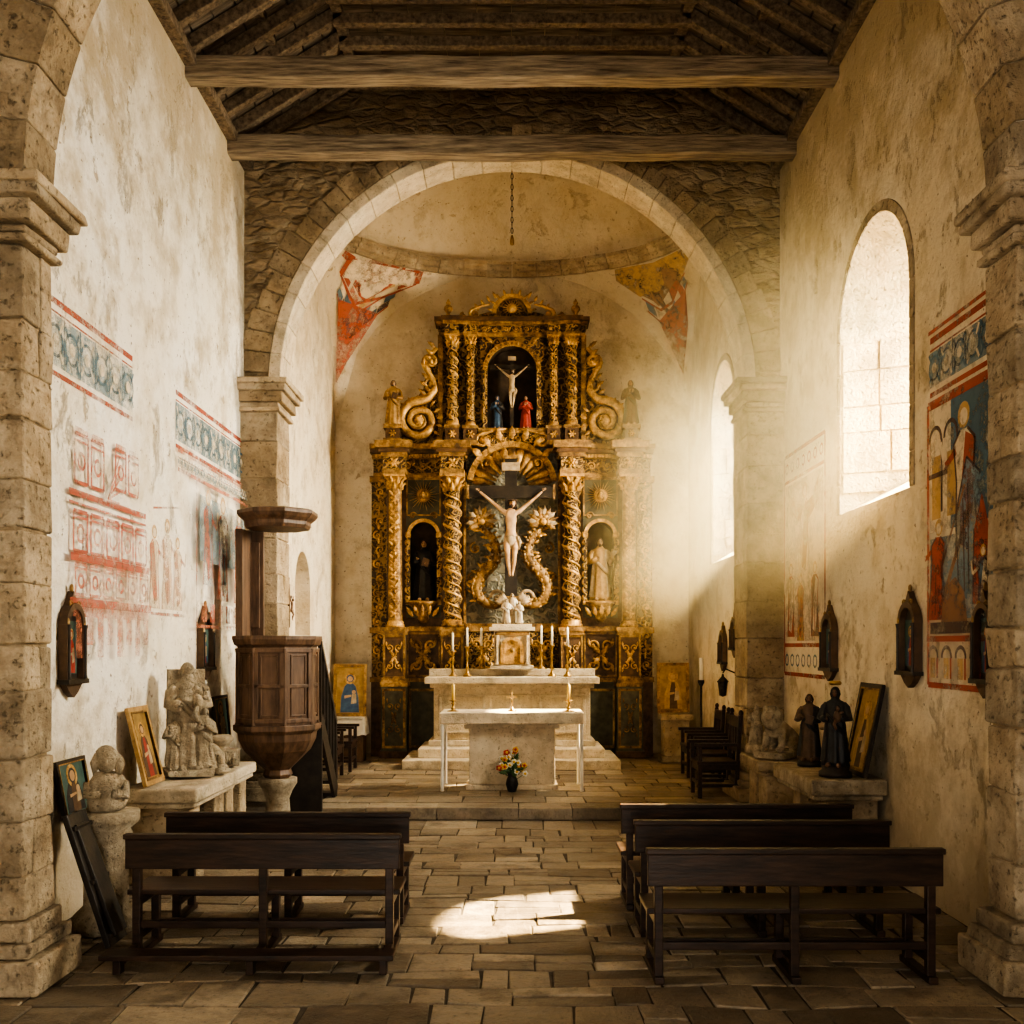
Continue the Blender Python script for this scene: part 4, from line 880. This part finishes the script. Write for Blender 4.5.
# ------------------------------------------------------------ pulpit
mb=MB(); c8=pi/8
mb.lathe([(.20,0),(.20,.06),(.15,.10),(.13,.34),(.17,.44),(.22,.52),(.22,.58)],M_STG,seg=16)
mb.lathe([(.14,.58),(.17,.62),(.15,.68),(.26,.78),(.38,.90),(.44,1.02),(.45,1.10),(.50,1.14),(.50,1.20)],M_PW,seg=8,smooth=False,ph=c8)
mb.lathe([(.45,1.20),(.45,2.08),(.49,2.10),(.51,2.16),(.51,2.20),(.44,2.20)],M_PW,seg=8,smooth=False,ph=c8)
for i in range(8):
    a=2*pi*i/8; T=mb.M; mb.M=T@Matrix.Rotation(a+pi/2,4,'Z'); d=.45*cos(pi/8)
    framebox(mb,-.165,.165,1.23,2.06,-d-.02,-d+.005,.045,M_PW); framebox(mb,-.10,.10,1.30,1.99,-d-.012,-d+.005,.02,M_PW); mb.box(-.165,.165,-d-.02,-d,1.62,1.66,M_PW); mb.M=T
for i in range(8):
    a=2*pi*i/8+c8; mb.lathe([(.025,0),(.02,.03),(.018,.80),(.028,.86)],M_PW,(.455*cos(a),.455*sin(a),1.20),8)
mb.box(-.44,-.24,.30,.36,2.0,3.45,M_PW); mb.box(-.40,-.28,.27,.30,2.3,3.3,M_PW)
mb.box(-.46,-.38,-.10,.36,2.18,3.42,M_PW)
mb.lathe([(.36,3.42),(.38,3.46),(.38,3.50),(.43,3.54),(.46,3.58),(.46,3.62),(.38,3.64),(.2,3.66)],M_PW,(.0,.0,0),8,False,ph=c8)
mb.build('pulpit',(-2.68,11.45,.004),bevel=.006)
mb=MB()
p0=Vector((-2.28,12.9,FZ)); p1=Vector((-2.30,11.98,1.15))
for sx in (-.0,-.42):
    mb.beam(p0+Vector((sx,0,.05)),p1+Vector((sx,0,.05)),.04,.22,M_BLK); mb.beam(p0+Vector((sx,0,.95)),p1+Vector((sx,0,.98)),.05,.06,M_BLK)
    for i in range(6): q=p0.lerp(p1,i/5); mb.box(q.x+sx-.02,q.x+sx+.02,q.y-.02,q.y+.02,q.z,q.z+.95,M_BLK)
for i in range(6): q=p0.lerp(p1,i/5.5); mb.box(q.x-.42,q.x,q.y-.14,q.y+.12,q.z+.02,q.z+.06,M_BLK)
mb.box(p1.x-.44,p1.x+.03,p1.y-.04,p1.y+.01,.01,1.15,M_BLK)
mb.build('pulpit_stairs')
# ------------------------------------------------------------ pictures / shrines
def icon_art(mb,w,h,bg,robe,mant,y=0):
    mb.box(-w/2,w/2,y,y+.01,0,h,bg)
    P=lambda pts,m,yy: mb.prism([(a*w,b*h) for a,b in pts],y-yy,y,m)
    P([(-.34,.02),(.34,.02),(.30,.35),(.20,.58),(.08,.66),(-.08,.66),(-.2,.58),(-.32,.35)],mant,.002)
    P([(-.14,.02),(.16,.02),(.12,.4),(.06,.62),(-.06,.62),(-.12,.4)],robe,.003)
    ci=lambda cx,cz,r,m,yy: mb.prism([(cx*w+r*w*cos(2*pi*i/16),cz*h+r*w*sin(2*pi*i/16)) for i in range(16)],y-yy,y,m)
    ci(0,.75,.20,M_GOLD,.0025); ci(0,.755,.135,mant,.0035); ci(0,.745,.095,M_SKIN,.0045)
    ci(.14,.46,.07,M_SKIN,.005); P([(.04,.2),(.24,.22),(.22,.42),(.08,.42)],M_CREAM,.004)
    P([(-.2,.32),(.05,.36),(.05,.40),(-.2,.38)],M_SKIN,.005)
def painting(name,w,h,loc,rot,fr,bg,robe,mant,t=.04,fd=.03,inner=None):
    mb=MB(); T=mb.M; mb.M=Matrix.Translation((0,0,t)); icon_art(mb,w-2*t,h-2*t,bg,robe,mant); mb.M=T
    framebox(mb,-w/2,w/2,0,h,-fd*.6,fd*.4,t,fr); framebox(mb,-w/2+t*.7,w/2-t*.7,t*.7,h-t*.7,-fd*.75,0,t*.3,inner or M_GOLDD); mb.box(-w/2+.01,w/2-.01,.01,.02,.01,h-.01,fr)
    mb.build(name,loc,rot,bevel=.003)
H=pi/2
painting('framed_icon_painting',.46,.70,(-3.16,8.84,.875),(-.24,0,H),M_OCH,M_ICG,M_RED,M_BRN,t=.06)
painting('framed_picture',.50,.44,(-3.30,7.62,.80),(-.18,0,H),M_BLK,M_ICT,M_BRN,M_BLKR,t=.035)
painting('framed_picture',.55,.52,(-3.33,11.55,1.0),(-.10,0,H),M_BLK,M_ICT,M_CREAM,M_BRN,t=.04)
painting('framed_icon_painting',.56,.86,(3.18,9.28,.90),(-.2,0,-H),M_BLK,M_ICG,M_BRN,M_OCH,t=.06)
def shrine(name,w,h,loc,rot,mant=M_BLUE):
    mb=MB(); hb=h*.72
    mb.prism(loop(0,w*.42,0,hb*.80,12,w*.42),-.02,.0,M_BLK)
    T=mb.M; mb.M=Matrix.Translation((0,-.024,.04)); icon_art(mb,w*.60,hb*.78,M_ICT,M_RED,mant); mb.M=T
    for s_ in (-1,1): mb.box(s_*w*.40-.02,s_*w*.40+.02,-.07,0,0,hb*.80,M_BRN); mb.lathe([(.018,0),(.012,.03),(.012,hb*.72),(.02,hb*.8)],M_BLK,(s_*w*.40,-.075,0),8); mb.ell((s_*w*.40,-.06,hb*.84),(.02,.02,.035),M_GOLDD,8,6)
    ringblocks(mb,lambda a,d,z:(a,d,z),0,w*.33,w*.46,hb*.80,-.07,0,9,M_BRN,gap=.0005)
    mb.box(-w*.5,w*.5,-.09,0,-.035,.0,M_BLK); mb.prism([(-w*.4,-.035),(w*.4,-.035),(w*.2,-.10),(0,-.14),(-w*.2,-.10)],-.05,0,M_BRN)
    top=hb*.8+w*.44
    mb.prism([(-w*.25,top-.03),(w*.25,top-.03),(w*.10,top+.04),(.0,top+.10),(-w*.10,top+.04)],-.05,0,M_BRN); mb.ell((0,-.03,top+.12),(.018,.018,.035),M_GOLDD,8,6)
    spiral(mb,-w*.2,top,w*.08,0,1.2,1,-.055,.008,M_GOLDD,12); spiral(mb,w*.2,top,w*.08,pi,1.2,-1,-.055,.008,M_GOLDD,12)
    mb.build(name,loc,rot,bevel=.002)
e=.006
shrine('hanging_shrine',.36,.72,(-W+e,7.64,1.84),(0,0,H),M_RED); shrine('hanging_shrine',.44,.66,(-W+e,10.97,1.86),(0,0,H))
shrine('hanging_shrine',.40,.70,(W-e,8.45,1.88),(0,0,-H)); shrine('hanging_shrine',.42,.66,(W-e,10.6,1.86),(0,0,-H)); shrine('hanging_shrine',.30,.70,(W-e,7.10,1.86),(0,0,-H))
shrine('hanging_shrine',.36,.50,(WC-e,15.0,1.85),(0,0,-H)); shrine('hanging_shrine',.34,.46,(WC-e,14.2,2.06),(0,0,-H))
mb=MB(); mb.box(-.02,.02,-.03,0,0,.62,M_BRN); mb.box(-.16,.16,-.031,0,.42,.46,M_BRN); mb.M=Matrix.Translation((0,-.055,.10)); christ(mb,.32,M_SKD); mb.build('hanging_crucifix',(-WC+e,14.25,2.35),(0,0,H))
# ------------------------------------------------------------ chancel side icons & stands
mb=MB(); mb.box(-.26,.26,-.2,.2,0,.72,M_BRN)
def drape(mb,w,d,zt,zb,m):
    P=[]; k=64
    for i in range(k):
        t=4*i/k; e=int(t); f_=t-e; c=[(-w,-d),(w,-d),(w,d),(-w,d)]; a=c[e];b=c[(e+1)%4]; P.append((a[0]+(b[0]-a[0])*f_,a[1]+(b[1]-a[1])*f_))
    vs=[(x,y,zt) for x,y in P]; fs=[tuple(range(k))]; rows=5
    for r in range(1,rows+1):
        for i,(x,y) in enumerate(P):
            s_=1+.07*r/rows*(1+.8*sin(i*1.6)); vs.append((x*s_,y*s_,zt+(zb-zt)*r/rows+(.01*sin(i*.9) if r==rows else 0)))
    for r in range(rows):
        for i in range(k): fs.append((r*k+i,r*k+(i+1)%k,(r+1)*k+(i+1)%k,(r+1)*k+i))
    mb.add(vs,fs,m,True)
drape(mb,.28,.22,.735,.45,M_WHT); mb.build('draped_side_table',(-2.74,16.8,FZ+.003))
painting('framed_icon_painting',.56,.88,(-2.74,16.88,FZ+.75),(-.10,0,0),M_GOLDD,M_ICG,M_BLUE,M_BLUE,t=.05)
mb=MB(); mb.box(-.26,.26,-.25,.25,0,.10,M_ST); mb.box(-.21,.21,-.2,.2,.1,.70,M_ST); mb.box(-.26,.26,-.25,.25,.70,.80,M_ST); mb.build('stone_pedestal',(2.74,16.8,FZ+.003),bevel=.015)
painting('framed_icon_painting',.54,.84,(2.72,16.85,FZ+.815),(-.10,0,0),M_GOLDD,M_ICG,M_BRN,M_OCH,t=.05)
# ------------------------------------------------------------ chairs
def chair(name,loc,rot,hb=1.05,arms=True):
    mb=MB(); m=M_DW
    for sx in (-1,1):
        mb.box(sx*.25-.025,sx*.25+.025,-.26,-.21,0,.68 if arms else .44,m); mb.beam((sx*.25,.22,0),(sx*.25,.28,hb),.05,.05,m)
        mb.box(sx*.25-.018,sx*.25+.018,-.22,.22,.14,.18,m); mb.box(sx*.25-.02,sx*.25+.02,-.22,.22,.36,.43,m)
        if arms: mb.box(sx*.25-.035,sx*.25+.035,-.30,.24,.66,.70,m)
        mb.ell((sx*.25,.285,hb+.03),(.03,.03,.04),m,8,6)
    mb.box(-.28,.28,-.27,.24,.43,.47,m); mb.box(-.24,.24,-.25,-.22,.34,.43,m); mb.box(-.24,.24,-.25,-.22,.16,.20,m)
    mb.box(-.25,.25,.255,.285,hb-.16,hb-.02,m); mb.box(-.25,.25,.24,.27,.58,.64,m)
    for i in range(4): x=-.15+.1*i; mb.box(x-.02,x+.02,.25,.27,.62,hb-.15,m)
    mb.build(name,loc,rot,bevel=.005)
chair('wooden_armchair',(2.62,12.95,FZ+.005),(0,0,-H)); chair('wooden_armchair',(2.78,13.9,FZ+.005),(0,0,-H),1.0); chair('wooden_armchair',(2.82,14.9,FZ+.005),(0,0,-H),1.0)
chair('wooden_armchair',(-2.72,15.6,FZ+.005),(0,0,H),.95); chair('wooden_armchair',(-2.78,14.7,FZ+.005),(0,0,H),.95)
mb=MB(); mb.lathe([(.14,0),(.12,.03),(.03,.06),(.02,.2),(.035,.26),(.018,.32),(.018,1.3),(.05,1.36),(.05,1.40)],M_IRON,seg=12); mb.lathe([(.03,1.4),(.03,1.75)],M_CAN,seg=12); mb.build('floor_candle_stand',(2.95,15.6,FZ+.005))
mb=MB(); mb.tube([(0,0,.2),(0,-.14,.26),(0,-.18,.2)],.01,M_IRON); mb.lathe([(.0,-.14),(.05,-.12),(.07,.06),(.085,.08),(.02,.15),(.01,.19)],M_IRON,(0,-.18,0),8,False); mb.build('hanging_lantern',(WC-e,14.3,1.5),(0,0,-H))
mb=MB()
for i in range(22):
    z=-i*.085; pts=[(.018*cos(2*pi*k/10)*(1 if i%2 else 0),.018*cos(2*pi*k/10)*(0 if i%2 else 1),z+.045*sin(2*pi*k/10)) for k in range(11)]; mb.tube(pts,.006,M_IRON,5)
mb.ell((0,0,.06),(.05,.05,.04),M_IRON,10,6); mb.lathe([(.0,-2.02),(.03,-2.0),(.035,-1.94),(.015,-1.86)],M_BRS,seg=10)
mb.build('hanging_lamp_chain',(0,CY,ZR+.1+1.42))
# ------------------------------------------------------------ side tables & sculptures
def slab_table(name,x0,x1,y0,y1,zt,th,sup,m=M_STW):
    mb=MB(); mb.jbox(x0,x1,y0,y1,zt-th,zt-.002,m,.004); mb.box(x0+.03,x1-.03,y0+.03,y1-.03,zt-th-.05,zt-th,m)
    for (a,b,c,d) in sup: mb.box(a,b,c,d,0.006,zt-th-.05,M_ST); mb.box(a-.03,b+.03,c-.03,d+.03,0.006,.08,M_ST)
    mb.build(name,bevel=.02,seg=3)
slab_table('stone_side_table',-3.385,-2.72,8.62,9.95,.86,.13,[(-3.35,-2.82,8.75,9.05),(-3.35,-2.82,9.5,9.8)])
slab_table('stone_side_table',-3.385,-2.78,9.99,10.9,.84,.12,[(-3.35,-2.88,10.1,10.35),(-3.35,-2.88,10.6,10.85)])
slab_table('stone_side_table',2.70,3.385,9.0,10.35,.89,.15,[(2.86,3.34,9.12,9.42),(2.86,3.34,9.95,10.2)],M_STG)
slab_table('stone_side_table',2.72,3.385,11.05,11.95,.82,.12,[(2.82,3.34,11.1,11.45),(2.82,3.34,11.55,11.9)],M_ST)
def stonefig(name,loc,rot,parts,back=None,amp=.02):
    mb=MB()
    if back: mb.box(*back,M_STG)
    for (x,y,z,h,arms,kw) in parts:
        mb.M=Matrix.Translation((x,y,z)); robed(mb,h,M_STG,M_STG,M_STG,M_STG,arms=arms,**kw); mb.M=Matrix()
    mb.box(-.20,.20,-.2,.16,0.01,.07,M_STG)
    mb.rough(amp,9); mb.build(name,loc,rot)
stonefig('weathered_stone_saint',(-3.06,9.42,.875),(0,0,.5),[(0,0,.06,1.0,'child',dict(child=True)),(.14,-.06,.06,.58,'pray',{}),(-.13,-.05,.06,.5,'book',{})],(-.17,.17,.02,.14,.02,1.0),.035)
mb=MB(); mb.lathe([(.10,0.01),(.14,.04),(.12,.10),(.15,.16),(.10,.20)],M_STG,seg=12,sx=1.3); mb.ell((.02,0,.2),(.12,.08,.07),M_STG); mb.rough(.025,10); mb.build('stone_capital_fragment',(-3.0,9.78,.87))
mb=MB(); mb.box(-.2,.2,-.16,.16,.01,.16,M_STG); mb.lathe([(.13,.16),(.10,.20),(.15,.27),(.12,.31)],M_STG,seg=14)
for i in range(5): leaf(mb,-.14+.07*i,.02,.14,pi/2,-.165,M_STG)
mb.rough(.02,8); mb.build('stone_carved_fragment',(-3.05,10.4,.85),(0,0,.3),bevel=.02)
mb=MB(); mb.lathe([(.07,0.01),(.09,.03),(.06,.08),(.05,.1)],M_STG,seg=12); mb.ell((0,0,.13),(.05,.05,.06),M_STG); mb.rough(.012,12); mb.build('stone_small_finial',(-2.80,9.60,.865))
mb=MB(); mb.lathe([(.24,0.01),(.24,.10),(.20,.14),(.16,.18),(.155,.66),(.19,.70),(.17,.74),(.24,.80),(.24,.87)],M_STG,seg=24); mb.rough(.012,7); mb.build('stone_column_base',(-3.0,7.40,0))
mb=MB(); mb.lathe([(.13,0),(.14,.06),(.12,.12),(.13,.20),(.11,.24),(.07,.27)],M_STG,seg=18,sx=1,sy=.8)
head(mb,(0,-.01,.37),.105,M_STG,M_STG,False)
for sx in (-1,1): mb.tube([(sx*.12,0,.2),(sx*.13,-.06,.12),(sx*.04,-.11,.13)],[.04,.04,.03],M_STG)
mb.rough(.03,10); mb.build('stone_bust',(-3.0,7.40,.88),(0,0,.35))
mb=MB(); mb.beam((0,0,0.03),(-.30,.0,.93),.30,.04,M_BLK); mb.beam((.025,0,.1),(-.25,0,.86),.20,.03,M_BLK)
for t in (.1,.5,.9): mb.beam((.03-.30*t,-.14,.02+.91*t),(.03-.30*t,.14,.02+.91*t),.03,.03,M_BLK)
mb.build('leaning_wooden_panel',(-2.76,6.98,0),bevel=.004)
mb=MB(); mb.lathe([(.15,0),(.15,.04),(.12,.06),(.13,.10)],M_BLK,seg=14); mb.M=Matrix.Translation((0,0,.10)); robed(mb,.72,M_BLKR,M_BLKR,M_SKD,M_BLKR,arms='child',veil=M_BLKR,child=True); mb.M=Matrix()
mb.lathe([(.05,0),(.06,.02),(.045,.04)],M_BRS,(0,-.005,.84),12); mb.build('madonna_statue',(2.98,9.22,.892),(0,0,-.5))
mb=MB(); mb.lathe([(.12,0),(.12,.04),(.09,.06)],M_BLK,seg=14); mb.M=Matrix.Translation((0,0,.06)); robed(mb,.66,M_BRN,M_BLKR,M_SKD,M_HAIR,arms='book',beard=True); mb.build('dark_saint_statue',(2.98,10.02,.892),(0,0,-.5))
mb=MB(); mb.lathe([(.10,0),(.10,.03),(.07,.05)],M_STG,seg=14); mb.M=Matrix.Translation((0,0,.05)); robed(mb,.58,M_CREAM,M_WHT,M_SKIN,M_HAIR,arms='pray',veil=M_WHT); mb.build('white_saint_statue',(3.12,9.72,.892),(0,0,-.6))
nd=[((0,.18,.20),.10),((0,.02,.24),.105),((0,-.12,.30),.10),((0,-.20,.40),.08),((0,-.27,.43),.075),((0,-.34,.40),.045)]
ed=[(0,1),(1,2),(2,3),(3,4),(4,5)]
for sx in (-1,1):
    b=len(nd); nd+=[((sx*.09,-.14,.2),.05),((sx*.09,-.16,.08),.04),((sx*.09,-.24,.03),.04)]; ed+=[(2,b),(b,b+1),(b+1,b+2)]
    b=len(nd); nd+=[((sx*.11,.16,.13),.075),((sx*.12,.04,.08),.05),((sx*.12,.14,.03),.04),((sx*.12,0,.03),.035)]; ed+=[(0,b),(b,b+1),(b+1,b+2),(b+2,b+3)]
b=len(nd); nd+=[((0,.28,.12),.03),((.1,.3,.06),.025),((.18,.2,.05),.03)]; ed+=[(0,b),(b,b+1),(b+1,b+2)]
vs,fs=skin(nd,ed,2); mb=MB(); mb.add(vs,fs,M_STG,True); mb.ell((0,-.2,.40),(.13,.09,.14),M_STG)
for sx in (-1,1): mb.ell((sx*.06,-.25,.51),(.025,.02,.03),M_STG,8,6)
mb.box(-.17,.17,-.30,.30,-.05,.02,M_STG); mb.rough(.015,12); mb.build('stone_lion',(3.04,11.35,.885),(0,0,-.7))
mb=MB(); mb.M=Matrix.Translation((0,0,.05)); mb.lathe([(.14,-.04),(.13,.02),(.1,.05)],M_STG,seg=14); robed(mb,.5,M_STG,M_STG,M_STG,M_STG,arms='book'); mb.rough(.015,12); mb.build('stone_small_statue',(2.88,11.80,.835),(0,0,-.4))
# ------------------------------------------------------------ sunlit dust hanging below the right-hand windows
m=bpy.data.materials.new('air_dust'); m.use_nodes=True; nt=m.node_tree; nt.nodes.clear()
out=N(nt,'ShaderNodeOutputMaterial'); v=mapv(nt); sp=N(nt,'ShaderNodeSeparateXYZ',{0:v})
def smap(val,a,b): return N(nt,'ShaderNodeMapRange',{'Value':val,'From Min':a,'From Max':b,'To Min':0.0,'To Max':1.0},interpolation_type='SMOOTHSTEP').outputs[0]
den=mth(nt,'MULTIPLY',mth(nt,'MULTIPLY',smap(sp.outputs[0],.8,3.0),smap(sp.outputs[2],2.0,3.2)),mth(nt,'MULTIPLY',smap(sp.outputs[2],7.2,5.0),smap(sp.outputs[1],8.2,10.0)))
sc=N(nt,'ShaderNodeVolumeScatter',{'Color':(1,.76,.36,1),'Density':mth(nt,'MULTIPLY',den,.15),'Anisotropy':.1}); nt.links.new(sc.outputs[0],out.inputs['Volume'])
mb=MB(); mb.box(.8,W-.02,8.2,12.4,2.0,7.2,m); mb.box(.8,WC-.02,13.25,16.6,2.0,7.2,m); mb.build('sunlit_dust_haze')
# ------------------------------------------------------------ lights
def area(name,loc,rot,sx,sy,p,col):
    l=bpy.data.lights.new(name,'AREA'); l.shape='RECTANGLE'; l.size=sx; l.size_y=sy; l.energy=p; l.color=col
    o=bpy.data.objects.new(name,l); bpy.context.scene.collection.objects.link(o); o.location=loc; o.rotation_euler=rot; return o
area('skylight_nave_window',(W+2.2,9.2,5.4),(0,H-.25,0),3.2,3.0,3700,(1,.89,.68))
area('skylight_chancel_window',(WC+1.9,15.0,5.6),(0,H-.25,0),3.2,2.6,4300,(1,.83,.56))
area('fill_near_bay_right',(W+.3,1.2,4.7),(0,H,0),1.9,1.3,110,(1,.95,.86))  # added fill lamp in the unseen near-bay opening on the right
area('fill_near_bay_left',(-W-.3,2.0,4.7),(0,-H,0),1.9,1.3,25,(.95,.97,1))  # weak cool fill lamp added on the left, out of view
area('fill_behind_camera',(0,YN-.2,1.9),(H,0,0),2.0,3.2,250,(1,.93,.82))  # fill lamp added behind the camera, in the made-up door opening
s=bpy.data.lights.new('sun','SUN'); s.energy=85; s.angle=.02; s.color=(1,.76,.40)
o=bpy.data.objects.new('sun',s); bpy.context.scene.collection.objects.link(o); o.rotation_euler=Vector((-4.1,-1.6,-4.9)).to_track_quat('-Z','Y').to_euler()
w=bpy.data.worlds.new('sky'); bpy.context.scene.world=w; w.use_nodes=True; w.node_tree.nodes['Background'].inputs[0].default_value=(1,.94,.82,1); w.node_tree.nodes['Background'].inputs[1].default_value=3.0
bpy.context.scene.view_settings.look='AgX - High Contrast'
cam=bpy.data.cameras.new('camera'); cam.lens=35.16; cam.sensor_width=36; cam.shift_y=.13; cam.clip_start=.05
o=bpy.data.objects.new('camera',cam); bpy.context.scene.collection.objects.link(o); o.location=(0,0,2.1); o.rotation_euler=(H,0,0); bpy.context.scene.camera=o
